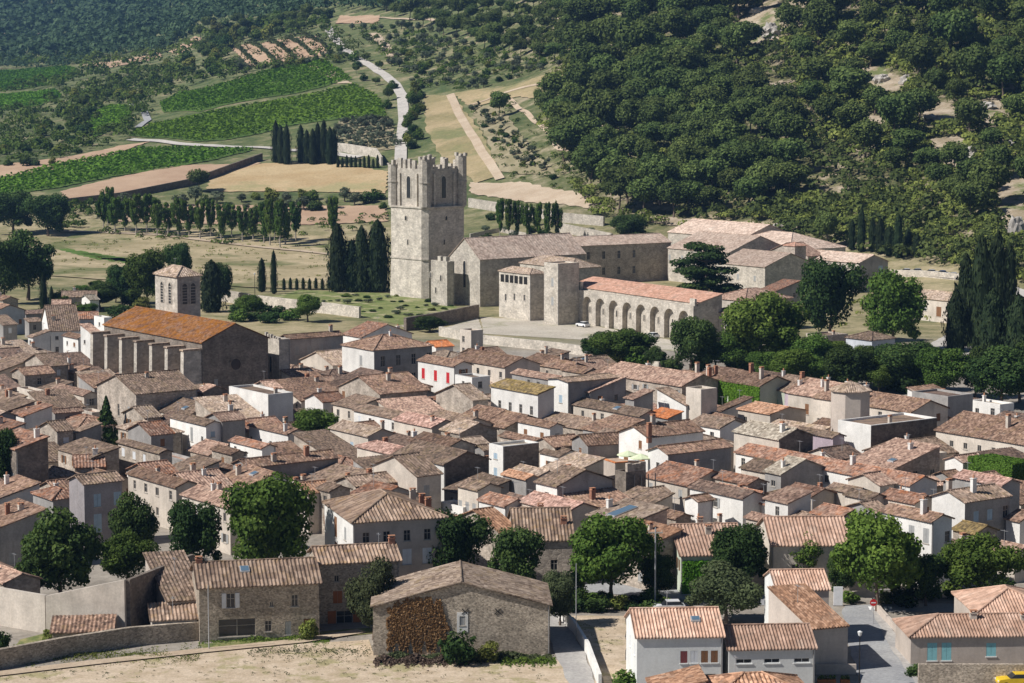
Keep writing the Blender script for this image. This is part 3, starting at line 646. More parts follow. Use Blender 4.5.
CH = H(202,342.5,13,104,268,'L','ch','dk',p=.44,wl=[],wr=[(3,4.2,.8,1.4,'gy')],label='big church nave with deep side buttresses and orange-lichened tiled roof',name='church',cat='church',ch=[])
root, a, b = CH['o'], CH['a'], CH['b']
n = 7
for i in range(n):
    u = .9 + (a - 3.0) * i / (n - 1); mb = MB(); t = .62; dp = 4.2; hh = 11.9
    mb.face([(-dp,u-t,-.5),(0,u-t,-.5),(0,u-t,hh),(-dp+.3,u-t,hh-.5)]); mb.face([(0,u+t,-.5),(-dp,u+t,-.5),(-dp+.3,u+t,hh-.5),(0,u+t,hh)])
    mb.face([(-dp,u+t,-.5),(-dp,u-t,-.5),(-dp+.3,u-t,hh-.5),(-dp+.3,u+t,hh-.5)])
    mb.box(-dp+.1,-.004,u-t-.12,u+t+.12,hh-.42,hh-.08,1)
    mb.build('buttress', [WALL['ab'], ROOF['tn']], root)
for i in range(n - 1):
    u = .9 + (a - 3.0) * (i + .5) / (n - 1); dark_arch(root, 1, u, 5, 1.1, 4.5)
mb = MB()   # low side roof slab between the buttress feet
slope(mb, (-3.2, a-2, 3.6), (-3.2, 1.6, 3.6), (3.1, 0), 1.0, pitch_u=.6, amp=.04); mb.build('side_roof', [ROOF['pk']], root)
mb = MB()   # round window of the east gable
for rr, yy, m in ((1.5,-.12,0),(1.1,-.14,1)):
    mb.face([(b/2 + rr*math.cos(2*math.pi*i/20), yy, 8.2 + rr*math.sin(2*math.pi*i/20)) for i in range(20)], m)
mb.build('window', [WALL['dk'], M_glass], root)
TW = H(279,340,12,264,284,'FLAT','gr','ab',p=.3,wl=[],wr=[],label='narrow lit stone stair tower with arched window on the church\'s right corner',name='stair_tower',cat='tower',ch=[])
dark_arch(TW['o'], 1, TW['a']*.55, 5.2, .8, 3.2)
mb = MB()
for i in range(6): mb.box(-.05 + random.uniform(-.05,.1), .5, TW['a'] * i / 6 + .1, TW['a'] * i / 6 + .6, 12.1, 12.3 + random.uniform(.1, .9))
mb.build('broken_parapet', [WALL['ab']], TW['o'])
BT = H(177,276,23,155,200,'HIP','tn','ab',p=.62,wl=[],wr=[],label='square stone bell tower with tan pyramid roof behind the church',name='bell_tower',cat='bell tower',ch=[],over=.35)
for f, L in ((1, BT['a']), (0, BT['b'])):
    for q in (.32, .68):
        w_ = dark_arch(BT['o'], f, L*q, 17.0, 1.15, 4.3)
        s = MB()
        for k in range(6): s.box(-.55, .55, -.10, -.03, .5 + k*.6, .62 + k*.6)
        s.build('louvre', [M_frame], w_)
# ---------------------------------------------------------------- octagonal turret in the village
X0, Y0 = at(853, 392, 12)
oct_ = empty('octagonal_turret', (X0, Y0 + 3, 0)); tag(oct_, 'octagonal pale turret with low tan pointed roof among the right-hand houses', 'turret')
P8 = [(3.35*math.cos(R(22.5+45*i)), 3.35*math.sin(R(22.5+45*i))) for i in range(8)]
mb = MB(); mb.prism(P8, -.5, 12); mb.build('wall', [WALL['cs']], oct_)
mb = MB(); Q = [(p[0]*1.12, p[1]*1.12) for p in P8]
for i in range(8):
    j = (i+1) % 8; e0, e1 = Q[i], Q[j]; L = math.dist(e0, e1); mid = ((e0[0]+e1[0])/2, (e0[1]+e1[1])/2)
    slope(mb, (*e0, 12.05), (*e1, 12.05), (-mid[0], -mid[1]), 1.5, pitch_u=.35, vmax=lambda t: min(1, 2*t, 2*(1-t)), amp=.04)
mb.build('roof', [ROOF['tn']], oct_); window(oct_, 0, 0, 9.3, .6, .9) if False else None
# ---------------------------------------------------------------- abbey tower
X0, Y0 = at(425, 299, 0); ang = 43
tw = empty('abbey_tower', (X0, Y0, 0), R(ang)); tag(tw, 'massive square ruined abbey tower with broken crown and corner turrets', 'tower')
Wd = 16.6
def chamf(x0, x1, y0, y1, c): return [(x0+c,y0),(x1-c,y0),(x1,y0+c),(x1,y1-c),(x1-c,y1),(x0+c,y1),(x0,y1-c),(x0,y0+c)]
mb = MB(); mb.prism(chamf(-.35, Wd+.35, -.35, Wd+.35, 1.6), -.6, 11.2, 0, [(p[0], p[1], 11.2) for p in chamf(0, Wd, 0, Wd, 1.5)])
mb.prism(chamf(0, Wd, 0, Wd, 1.5), 11.2, 26.2); mb.build('shaft', [WALL['ab']], tw)
mb = MB()
for z, e in ((11.2, .22), (26.2, .3)): mb.prism(chamf(-e, Wd+e, -e, Wd+e, 1.5), z, z + .45)
mb.build('cornice', [WALL['ab']], tw)
mb = MB(); t0, t1 = 1.1, Wd - 1.1
mb.prism(chamf(t0, t1, t0, t1, .6), 26.6, 37.6); mb.build('upper_stage', [WALL['ab']], tw)
hts = [40.4, 41.2, 40.0, 38.6]
for i, (cx, cy) in enumerate(((1.3,1.3),(Wd-1.3,1.3),(Wd-1.3,Wd-1.3),(1.3,Wd-1.3))):
    mb = MB(); pg = [(cx + 1.75*math.cos(R(22.5+45*k)), cy + 1.75*math.sin(R(22.5+45*k))) for k in range(8)]
    mb.prism(pg, 26.62, hts[i]); mb.prism([(cx + 1.95*math.cos(R(22.5+45*k)), cy + 1.95*math.sin(R(22.5+45*k))) for k in range(8)], 33.5, 33.9)
    for k in range(4): mb.prism([(cx + 1.3*math.cos(R(45+90*k)) + dx, cy + 1.3*math.sin(R(45+90*k)) + dy) for dx, dy in ((-.45,-.45),(.45,-.45),(.45,.45),(-.45,.45))], hts[i]-.01, hts[i] + random.uniform(.3, 1.5))
    mb.build('corner_turret', [WALL['ab']], tw)
mb = MB(); rr = random.Random(3)
for side in range(4):
    u = 3.2
    while u < Wd - 3.6:
        wd = rr.uniform(.9, 1.5); top = 37.6 + rr.choice([1.2, 2.4, 3.0, .6, 2.8]); v0 = 1.1
        x0, x1, y0, y1 = {0:(u,u+wd,v0+.01,v0+.8), 1:(Wd-v0-.8,Wd-v0-.01,u,u+wd), 2:(u,u+wd,Wd-v0-.8,Wd-v0-.01), 3:(v0+.01,v0+.8,u,u+wd)}[side]
        mb.box(x0,x1,y0,y1,37.55,top); u += wd + rr.uniform(.35, 1.0)
mb.build('broken_battlement', [WALL['ab']], tw)
for f in (0, 1):
    dark_arch(tw, f, Wd/2, 29.0, 1.7, 6.4, d=t0); dark_arch(tw, f, Wd/2, 22.6, .8, 1.2); dark_arch(tw, f, Wd*.45, 15.5, .5, 1.5); dark_arch(tw, f, Wd*.55, 7.6, .6, 1.2)
dark_arch(tw, 1, 5.0, .1, 1.7, 3.2, name='door')
for f, z in ((1, 28.5), (0, 28.5)):
    for q in (.27, .73):     # narrow pilaster buttresses on the upper stage
        mb = MB(); P = (lambda x0,x1,y0,y1: (x0,x1,y0,y1)) if f == 0 else (lambda x0,x1,y0,y1: (y0,y1,x0,x1))
        mb.box(*P(Wd*q-.35, Wd*q+.35, t0-.5, t0-.003), 26.65, 36.2); mb.build('pilaster', [WALL['ab']], tw)
# ---------------------------------------------------------------- abbey buildings
def A(*args, **kw): kw.setdefault('far', True); kw.setdefault('ch', []); return H(*args, **kw)
c1 = A(480,259,13.5,454,585,'R','ar','ab',a=15,wl=[],wr=[],p=.72,label='abbey chapel with lit pointed gable and tall lancet right of the abbey tower',name='abbey_chapel',cat='chapel')
dark_arch(c1['o'], 1, c1['a']/2, 5, 1.3, 7.5)
c2 = A(447,262,12.5,431,456,'FLAT','gr','ab',b=1.2,wl=[],wr=[],label='low battlemented stone block between abbey tower and chapel',name='ruined_bastion',cat='bastion')
mb = MB()
for i in range(int(c2['a'] / 2.7)): mb.box(.02, .9, .5 + i*2.7, 2.0 + i*2.7, 12.55, 13.9)
mb.build('battlement', [WALL['ab']], c2['o'])
for u, z in ((3, 7), (8, 7.5), (5.5, 3.4)): dark_arch(c2['o'], 1, u, z, .6, 1.6)
c3 = A(530,274,12.5,492,546,'HIP','tn','ab',a=14,wl=[(2.5,5.2,.8,1.6),(7,5.0,.8,1.8),(11,4.6,.8,1.8)],wr=[],p=.42,label='pale abbey lodge with dark open loggia under a tan hipped roof',name='abbey_lodge',cat='building')
mb = MB()
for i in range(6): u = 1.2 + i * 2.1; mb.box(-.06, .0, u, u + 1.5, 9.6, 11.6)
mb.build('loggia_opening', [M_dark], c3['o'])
A(572,268,12.5,512,600,'HIP','tn','ab',a=24,wl=[],wr=[],p=.42,label='broad tan hipped abbey roof behind the loggia lodge',name='abbey_building',cat='building')
c4 = A(558,264,16,544,579,'FLAT','tn','ab',wl=[(2.4,10,1,2.2,'gy'),(2.4,5,1,2.2,'gy')],wr=[],label='slim tall square abbey block between the loggia lodge and the arcade',name='abbey_pavilion',cat='building')
AR = A(698,303,9.6,568,722,'ML','ao','ab',a=58,wl=[],wr=[],p=.42,label='long abbey cellar with nine tall wall arches and a red-tiled roof',name='arcaded_cellar',cat='building',ang=31)
def arch_wall(L, z1, n, pier, spring, depth):
    mb = MB(); bay = (L - pier) / n; rad = (bay - pier) / 2
    def q(*p): mb.face(list(p)[::-1])
    x = -depth
    for i in range(n + 1):
        u0 = i * bay; q((x,u0,-.5),(x,u0+pier,-.5),(x,u0+pier,z1),(x,u0,z1))
    for i in range(n):
        u0 = i * bay + pier; c = u0 + rad; K = 10
        pts = [(c - rad * math.cos(math.pi*k/K), spring + rad * math.sin(math.pi*k/K)) for k in range(K+1)]
        for k in range(K):
            (ua, za), (ub, zb) = pts[k], pts[k+1]
            q((x,ua,za),(x,ub,zb),(x,ub,z1),(x,ua,z1)); mb.face([(x,ua,za),(0,ua,za),(0,ub,zb),(x,ub,zb)])
        for u in (u0, u0 + 2*rad): mb.face([(x,u,-.5),(0,u,-.5),(0,u,spring),(x,u,spring)])
    mb.face([(x,0,z1),(0,0,z1),(0,L,z1),(x,L,z1)]); mb.face([(x,0,-.5),(0,0,-.5),(0,0,z1),(x,0,z1)]); mb.face([(x,L,-.5),(x,L,z1),(0,L,z1),(0,L,-.5)])
    return mb
arch_wall(AR['a'], 8.9, 9, 1.9, 5.3, 1.35).build('arcade', [WALL['ab']], AR['o'])
mb = MB()
for i in range(3): mb.box(-.9, -.3, AR['a'] - 1.6 - i*2.6, AR['a'] - .1 - i*2.6, 8.8, 11.0)
mb.box(-.9, -.3, .1, 2.2, 8.8, 10.6)
mb.build('battlement', [WALL['ab']], AR['o'])
for i in range(9): dark_arch(AR['o'], 1, 1.5 + (AR['a']-1.5)/9*(i+.45), 3.2, .5, 1.6)
A(576,246,12,570,671,'R','ar','st',a=13,ang=30,wl=[],wr=[q for r_ in (7.6, 2.6) for q in row(4,26,r_,1.1,2.4,'open',4,4)],label='long dark-walled abbey dormitory with a pale roof behind the arcade',name='abbey_dormitory',cat='building')
A(728,253,10.5,668,770,'L','ar','ab',b=26,wl=row(5,34,6.6,1,1.8,'gy',3,3),wr=[],label='abbey wing with pale roof and sunlit wall behind the cedar',name='abbey_wing',cat='building')
A(744,238,12,668,790,'L','ar','ab',b=22,wl=[],wr=[],label='rearmost pale abbey roof running right from the dormitory',name='abbey_wing',cat='building')
A(790,250,10,735,838,'HIP','ar','ab',b=24,a=34,wl=[],wr=[],label='wide pale hipped roof at the abbey\'s upper right',name='abbey_wing',cat='building')
A(765,267,8.5,718,800,'L','ar','ab',b=20,wl=row(3,24,4,1,1.6,'gy',4,4),wr=[],label='lower abbey range with sunlit wall right of the cedar',name='abbey_range',cat='building')
A(808,256,10,766,824,'R','pk','st',wl=[(4,5,.8,1.6),(9,5,.8,1.6)],wr=[],label='stone abbey outbuilding with small red cap roof behind the large round tree',name='outbuilding',cat='building')
A(859,263,9,800,888,'L','ar','cr',wl=[(8,3.8,1.6,3.4,'bl')],wr=[(9,4.8,1.8,3,'bl')],wall2='gy',a=36,label='cream hall with pale roof and one bluish window at the abbey\'s far right',name='abbey_hall',cat='hall')  # grey right face: its shade put into the wall colour
A(795,246,14,784,806,'HIP','ao','st',wl=[],wr=[],label='tiny red-roofed cap rising above the abbey\'s right roofs',name='roof_turret',cat='turret')
A(745,301,8,725,792,'HIP','pk','cr',a=13,wl=[(4,4,1,1.8)],wr=[],label='cream house with pinkish hipped roof right of the cedar')
A(733,314,7,711,748,'HIP','pk','cr',wl=row(2,9,3.4,1,1.6,'gy',2,2),wr=[],label='cream cottage with two grey-shuttered windows below the cedar\'s right side')
A(776,291,8,760,800,'ML','rs','gy',wl=[],label='bluish-grey shaded house with small red roof left of the large round tree')
A(953,301,6,898,970,'L','tn','cr',b=9,wl=[(5,1.5,1.8,2.6,'br'),(10,2.6,1.2,1.6,'gy'),(16,2.6,1.2,1.6,'gy')],wr=[],label='long low cream range with tan roof left of the big cypress clump')
H(872,340,6,846,895,'HIP','gr','pb',wl=[(2,2.6,.9,1.6,'bl')],wr=[],label='pale bluish house with grey hipped roof among the riverside trees'); H(826,336,5.5,806,848,'FLAT','gr','st',wr=[],label='flat stone block beside the pale bluish riverside house')
# ---------------------------------------------------------------- free-standing walls
def wall_path(pts, h, th, mat, label, name='stone_wall', world=False, cap=None, cat='wall'):
    P = [(Vector((*p, tz(*p))) if world else atT(*p)) for p in pts]
    o0 = P[0].copy(); mb = MB()
    L = []
    for i, p in enumerate(P):
        d = (P[min(i+1, len(P)-1)] - P[max(i-1, 0)]); d.z = 0; d.normalize(); L.append(Vector((-d.y, d.x, 0)) * th / 2)
    for i in range(len(P) - 1):
        a, b = P[i] - o0, P[i+1] - o0; na, nb = L[i], L[i+1]; dn = Vector((0,0,-.6)); u = Vector((0,0,h[i] if isinstance(h, (list, tuple)) else h)); u2 = Vector((0,0,h[i+1] if isinstance(h, (list, tuple)) else h))
        A0, A1, B0, B1 = a - na, a + na, b - nb, b + nb
        mb.face([A0+dn, B0+dn, B0+u2, A0+u]); mb.face([B1+dn, A1+dn, A1+u, B1+u2])
        mb.face([A0+u, B0+u2, B1+u2, A1+u], 1)
        if i == 0: mb.face([A0+dn, A0+u, A1+u, A1+dn])
        if i == len(P) - 2: mb.face([B0+dn, B1+dn, B1+u2, B0+u2])
    o = mb.build(name, [WALL[mat], WALL[cap or mat]], None, tuple(o0)); tag(o, label, cat); return o
wall_path([(50,208),(120,200),(190,186),(262,160)], 3.2, .8, 'dk', 'long dark retaining wall along the vineyard terrace at left')
wall_path([(318,150),(345,152),(376,157),(382,166)], 4.0, .8, 'ab', 'pale field wall right of the cypress clump in the valley')
wall_path([(469,207),(520,215),(560,222),(604,226)], 3.6, .8, 'ab', 'upper pale terrace wall behind the abbey roofs')
wall_path([(560,232),(612,243)], 3.4, .8, 'ab', 'lower short pale terrace wall behind the abbey roofs')
wall_path([(470,238),(500,232),(560,244),(612,250)], 1.6, .6, 'ab', 'low orchard wall just above the abbey roofs')
wall_path([(250,305),(302,311),(330,314),(360,318)], 3.0, .7, 'ab', 'sunlit garden wall left of the abbey garden')
wall_path([(215,300),(232,303),(250,306)], 3.4, .7, 'ab', 'short pale wall with trees beside the bell tower')
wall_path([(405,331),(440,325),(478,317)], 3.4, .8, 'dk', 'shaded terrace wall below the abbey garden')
wall_path([(483,344),(560,352),(600,358),(660,372)], 2.2, .7, 'ab', 'river embankment wall below the abbey forecourt')
wall_path([(440,336),(483,344)], 2.4, .7, 'ab', 'short embankment wall left of the abbey forecourt')
wall_path([(888,276),(925,277),(965,281)], 2.0, .6, 'ab', 'terrace wall under the parked cars above the long low range')
wall_path([(560,618),(575,634),(588,655),(600,690)], 1.5, .35, 'wh', 'curved white garden wall beside the barn drive')
wall_path([(-20,672),(8,667),(60,657),(130,646),(200,640)], 2.2, .6, 'rb', 'low dark rubble wall along the field edge at lower left')
wall_path([(873,605),(881,616),(897,633),(904,641)], .9, .4, 'cs', 'low cement wall edging the road corner')
wall_path([(876,598),(905,598),(960,598),(975,600)], 1.1, .35, 'gy', 'low grey wall along the cross road')
wall_path([(815,674),(856,674)], 1.1, .3, 'cs', 'small cement planter wall beside the street lamp')
wall_path([(918,684),(1000,684),(1060,684)], 2.2, .5, 'rb', 'rubble base wall beneath the turquoise-shuttered bungalow')
# high yard walls and the lean-tos at lower left
p0, p1, p2, p3 = at(-40,618,0), at(47,633,0), at(126,638,0), at(193,600,0)
wall_path([p0, p1], [4.6, 4.5], .5, 'cr', 'bright high yard wall at the far lower left', name='yard_wall', world=True, cap='tn' if 'tn' in WALL else 'cr')
wall_path([(p1[0]+.02, p1[1]), (p2[0], p2[1])], [4.45, 6.9], .5, 'cr', 'sunlit high yard wall below the dark trees', name='yard_wall', world=True)
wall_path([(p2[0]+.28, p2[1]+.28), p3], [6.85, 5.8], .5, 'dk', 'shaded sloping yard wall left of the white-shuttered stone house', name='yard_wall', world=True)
H(168,601,4.0,160,206,'MR','gr','cs',ang=20,a=13,p=.3,wl=[],wr=[],ch=[],label='grey-brown sloping roof wedged between yard wall and rubble house')
H(152,620,2.6,148,197,'MR','tb','cr',ang=12,a=4,p=.3,wl=[],wr=[],ch=[],fine=.45,label='low tiled lean-to left of the rubble stone house')
H(52,632,1.9,50,112,'MR','br','rb',ang=6,a=4,p=.26,wl=[],wr=[],ch=[],label='low collapsed tiled shed against the sunlit yard wall')
# the barn
BN = H(373,606,5.7,366,550,'L','tn','rb',ang=2,a=11,p=.27,fine=.45,over=.3,wl=[],wr=[(10.0,3.4,.62,1.0,'gy')],ch=[],label='rubble stone barn with pale ridged roof and rust-brown creeper on its gable',name='barn',cat='barn')
mb = MB(); f_ = MB(); mb.box(9.4,9.7,-.05,-.003,2.6,4.9); mb.box(10.35,10.65,-.05,-.003,2.6,4.9); mb.box(9.7,10.35,-.05,-.003,4.45,4.9); mb.box(9.7,10.35,-.05,-.003,2.6,3.35)
mb.build('window_surround', [WALL['wh']], BN['o'])
for u in (7.0, 10.3, 14.0): m_ = MB(); m_.tube((u-.35,-.06,4.7),(u+.35,-.06,5.3),.05,.05,5); m_.tube((u+.3,-.06,4.7),(u-.3,-.06,5.3),.05,.05,5); m_.build('wall_tie', [M_dark], BN['o'])
# ---------------------------------------------------------------- ground
def mk_ground():
    m = N('open_ground'); p = m.pos(); g = m.n('ShaderNodeNewGeometry'); s = m.n('ShaderNodeSeparateXYZ'); m.l(g.outputs['Position'], s.inputs[0])
    n1 = m.noise(p, .02, 5, .6); n2 = m.noise(p, .12, 5, .7); n3 = m.noise(p, .9, 3, .7)
    meadow = m.ramp(m.math('ADD', m.math('MULTIPLY', n1, .5), m.math('MULTIPLY', n2, .5)), [(.38, (.10,.12,.05)), (.47, (.22,.20,.10)), (.6, (.40,.33,.20))])
    hill = m.ramp(m.math('ADD', m.math('MULTIPLY', n1, .35), m.math('MULTIPLY', n2, .65)), [(.36, (.06,.08,.03)), (.47, (.13,.125,.055)), (.54, (.26,.215,.14)), (.62, (.44,.36,.27))])
    town = m.ramp(n2, [(.35, (.24,.21,.175)), (.65, (.36,.32,.27))])
    hz = m.n('ShaderNodeMapRange'); m.l(s.outputs[2], hz.inputs[0]); hz.inputs[1].default_value = 3; hz.inputs[2].default_value = 14
    ty = m.n('ShaderNodeMapRange'); m.l(s.outputs[1], ty.inputs[0]); ty.inputs[1].default_value = 560; ty.inputs[2].default_value = 600
    xx = m.n('ShaderNodeMapRange'); m.l(s.outputs[0], xx.inputs[0]); xx.inputs[1].default_value = -30; xx.inputs[2].default_value = 60
    ty2 = m.n('ShaderNodeMapRange'); m.l(s.outputs[1], ty2.inputs[0]); ty2.inputs[1].default_value = 255; ty2.inputs[2].default_value = 262
    c = m.mix(ty.outputs[0], town, meadow); valley = m.ramp(m.math('ADD', m.math('MULTIPLY', n1, .4), m.math('MULTIPLY', n2, .6)), [(.40, (.07,.10,.035)), (.52, (.14,.155,.065)), (.64, (.33,.27,.17))])
    c = m.mix(hz.outputs[0], c, m.mix(xx.outputs[0], valley, hill))
    c = m.mix(1.0, c, m.ramp(n3, [(.3, .8), (.7, 1.15)]), 'MULTIPLY'); m.bump(n3, .5, .3)
    return m.out(c)
aa = np.concatenate([[-1.2, -.8, -.5, -.38], np.linspace(-.30, .30, 201), [.38, .5, .8, 1.2]])
yy = np.concatenate([[-400, -100, 50, 150, 220], np.arange(250, 1500, 6.0), np.arange(1500, 2600, 28.0), np.arange(2600, 5200, 80.0)])
AA, YY = np.meshgrid(aa, yy); XX = AA * np.maximum(YY, 300); ZZ = tz_arr(XX, YY)
vs = np.stack([XX, YY, ZZ], -1).reshape(-1, 3); W = len(aa)
fs = [(i*W + j, i*W + j + 1, (i+1)*W + j + 1, (i+1)*W + j) for i in range(len(yy) - 1) for j in range(W - 1)]
me = bpy.data.meshes.new('ground'); me.from_pydata(vs.tolist(), [], fs); me.materials.append(mk_ground()); me.update()
for p_ in me.polygons: p_.use_smooth = True
tag(link('ground', me), kind='structure')
def mk_flat(name, c1, c2, sc=.3, sc2=2.5, c3=None, bump=.4, thr=(.4, .62)):
    m = N(name); p = m.pos(); a_ = m.noise(p, sc, 5, .65); b_ = m.noise(p, sc2, 4, .7)
    c = m.ramp(a_, [(thr[0], c1), (thr[1], c2)])
    if c3: c = m.mix(m.ramp(m.noise(p, sc * .6, 4, .7), [(.52, 0), (.62, 1)]), c, c3)
    c = m.mix(1.0, c, m.ramp(b_, [(.3, .78), (.7, 1.18)]), 'MULTIPLY'); m.bump(b_, bump, .1); return m.out(c)
G = dict(vine=mk_flat('vineyard_soil', (.085,.15,.03), (.12,.19,.04)), soil=mk_flat('tilled_soil', (.40,.27,.18), (.48,.34,.23), .05), tan=mk_flat('stubble', (.42,.30,.16), (.50,.38,.22), .04, 1.0, (.36,.31,.16)),
 dry=mk_flat('dry_meadow', (.30,.25,.14), (.47,.38,.24), .035, .6, (.15,.16,.065)), road=mk_flat('pale_lane', (.44,.41,.37), (.54,.50,.45), .2), asph=mk_flat('worn_asphalt', (.29,.29,.295), (.36,.36,.355), .2), pave=mk_flat('pavement', (.36,.34,.32), (.42,.40,.37), .3),
 track=mk_flat('earth_track', (.44,.34,.24), (.52,.42,.31), .1), plaza=mk_flat('gravel_forecourt', (.44,.39,.32), (.52,.47,.39), .1, 1.5, (.34,.32,.22)), lawn=mk_flat('garden_grass', (.13,.17,.05), (.24,.25,.10), .25, 2, (.38,.34,.2)),
 fore=mk_flat('cut_field', (.46,.36,.25), (.60,.485,.36), .35, 3.5, (.36,.31,.17), .8), dryg=mk_flat('dry_grass', (.26,.22,.11), (.40,.31,.18), .03, .7, (.20,.20,.09)), oliv=mk_flat('olive_soil', (.24,.21,.12), (.33,.28,.18), .1), line=plain('road_paint', (.75,.75,.74)), weed=mk_flat('weedy_verge', (.12,.15,.05), (.30,.27,.12), .5, 3))
def sheet(name, poly, mat, off=.35, step=None, px=True, kind='structure'):
    P = [atT(*q) if px else Vector((*q, 0)) for q in poly]
    pts = [Vector((p.x, p.y)) for p in P]; ys = [p.y for p in pts]; xs = [p.x for p in pts]
    st = step or min(6.0, max(2.0, (max(ys) - min(ys)) / 40))
    B = []; far_ = min(ys) > 800
    for i in range(len(pts)):
        a, b = pts[i], pts[(i+1) % len(pts)]; n = max(1, int((b-a).length / st)); B += [a.lerp(b, k / n) + (Vector((math.sin(i*9+k*1.7), math.sin(i*5+k*2.3))) * (.6 if far_ else .12)) for k in range(n)]
    nb = len(B); ins = []
    def inside(x, y):
        c = False; j = nb - 1
        for i in range(nb):
            if (B[i].y > y) != (B[j].y > y) and x < (B[j].x - B[i].x) * (y - B[i].y) / (B[j].y - B[i].y) + B[i].x: c = not c
            j = i
        return c
    for x in np.arange(min(xs) + st/2, max(xs), st):
        for y in np.arange(min(ys) + st/2, max(ys), st):
            if inside(x, y): ins.append(Vector((x + random.uniform(-.2,.2), y)))
    v, e, f, *_ = geometry.delaunay_2d_cdt(B + ins, [(i, (i+1) % nb) for i in range(nb)], [], 1, 1e-4)
    F = [t for t in f if inside(sum(v[i].x for i in t)/3, sum(v[i].y for i in t)/3)]
    me = bpy.data.meshes.new(name); me.from_pydata([(q.x, q.y, tz(q.x, q.y) + off) for q in v], [], F); me.materials.append(mat); me.update()
    o = link(name, me)
    if me.polygons and me.polygons[0].normal.z < 0: me.flip_normals()
    return tag(o, kind=kind)
def ribbon(name, pts, wd, mat, off=.45, px=True):
    P = [atT(*q) if px else Vector((*q, 0)) for q in pts]; Q = []
    for i in range(len(P) - 1):
        n = max(1, int((P[i+1]-P[i]).length / 6)); Q += [P[i].lerp(P[i+1], k / n) for k in range(n)]
    Q.append(P[-1]); v = []; f = []
    for i, p in enumerate(Q):
        d = Q[min(i+1, len(Q)-1)] - Q[max(i-1, 0)]; d.z = 0; d.normalize(); nn = Vector((-d.y, d.x, 0))
        for s in (1, 0, -1): q = p + nn * wd / 2 * s; v.append((q.x, q.y, tz(q.x, q.y) + off + .1))
        if i: b = 3*i; f += [(b-3, b-2, b+1, b), (b-2, b-1, b+2, b+1)]
    me = bpy.data.meshes.new(name); me.from_pydata(v, [], f); me.materials.append(mat); me.update()
    if me.polygons[0].normal.z < 0: me.flip_normals()
    return tag(link(name, me), kind='structure')
V1 = [(160,104),(178,95),(240,80),(322,61),(352,80),(300,93),(200,112),(163,113)]
V2 = [(128,136),(150,126),(210,113),(300,98),(355,85),(380,100),(386,118),(300,124),(230,140),(200,142)]
V3 = [(-20,188),(0,180),(70,163),(140,149),(255,150),(215,160),(120,176),(60,188),(-20,198)]
V4 = [(-30,72),(65,67),(80,74),(60,84),(-30,92)]; V5 = [(-30,98),(55,90),(62,98),(40,106),(-30,112)]; V6 = [(84,118),(110,106),(132,108),(128,124),(95,138),(80,132)]
for nm, pl in (('vineyard',V1),('vineyard',V2),('vineyard',V3),('vineyard',V4),('vineyard',V5),('vineyard',V6)): sheet(nm, pl, G['vine'])
sheet('field', [(60,192),(170,167),(262,163),(215,178),(70,207)], G['soil']); sheet('field', [(214,174),(262,164),(330,164),(388,172),(386,194),(300,192),(205,192)], G['tan'])
sheet('field', [(-20,168),(60,158),(120,146),(150,142),(60,170),(-20,180)], G['soil'])
sheet('field', [(100,210),(160,205),(290,206),(385,206),(388,222),(250,226),(110,222)], G['soil'])
sheet('field', [(228,48),(318,36),(328,56),(250,68)], G['soil']); sheet('field', [(338,122),(388,118),(400,150),(332,150)], G['oliv'])
sheet('field', [(424,96),(452,95),(480,130),(500,176),(476,184),(440,156),(426,130)], G['dryg']); sheet('field', [(452,94),(500,88),(570,70),(575,78),(556,100),(520,97),(470,108)], G['dryg'])
sheet('field', [(470,108),(500,104),(530,150),(560,178),(500,172)], G['oliv'])
sheet('field', [(46,246),(90,228),(240,230),(388,240),(388,292),(250,288),(100,280),(46,276)], G['dry'], off=.3)
sheet('field', [(470,183),(520,182),(612,205),(612,212),(540,204),(470,194)], G['track'])
sheet('field', [(80,66),(160,52),(162,58),(110,68)], G['soil']); sheet('field', [(168,52),(195,36),(202,38),(182,56)], G['soil']); sheet('field', [(0,30),(48,32),(46,36),(0,38)], G['soil']); sheet('field', [(340,16),(380,16),(378,24),(335,24)], G['soil'])
sheet('field', [(366,34),(378,33),(396,56),(388,58)], G['track']); sheet('field', [(300,66),(330,70),(352,84),(340,84)], G['track'])
ribbon('road', [(328,28),(340,46),(352,56),(376,70),(392,82),(402,96),(404,120),(401,145),(400,175)], 5.5, G['road'])
ribbon('lane', [(450,95),(462,120),(478,146),(500,180)], 4, G['track']); ribbon('lane', [(130,140),(200,146),(260,148),(320,152),(360,158)], 5, G['road'])
ribbon('lane', [(130,105),(144,112),(148,121),(138,128)], 4, G['asph']); ribbon('lane', [(470,106),(500,95),(560,80),(600,68)], 3, G['track'])
ribbon('lane', [(510,100),(540,125),(560,150),(585,160)], 2.5, G['track']); ribbon('lane', [(380,18),(430,20),(470,26)], 3, G['track'])
ribbon('road', [(885,274),(930,275),(975,280),(1040,300)], 6, G['road']); ribbon('lane', [(60,232),(160,236),(300,252),(388,262)], 3.5, G['track'], off=.5)
sheet('forecourt', [(480,317),(568,321),(712,348),(705,356),(600,341),(484,334)], G['plaza'], off=.06)
sheet('forecourt', [(432,332),(478,318),(486,340),(440,334)], G['plaza'], off=.07)
sheet('abbey_garden', [(262,299),(300,290),(400,294),(455,306),(470,316),(405,326),(330,310),(270,306)], G['lawn'], off=.06)
sheet('terrace', [(400,326),(470,316),(478,316),(410,330)], G['plaza'], off=.1)
sheet('car_park', [(928,345),(955,330),(990,350),(1024,358),(1024,368),(960,372),(935,360)], G['road'], off=.08)
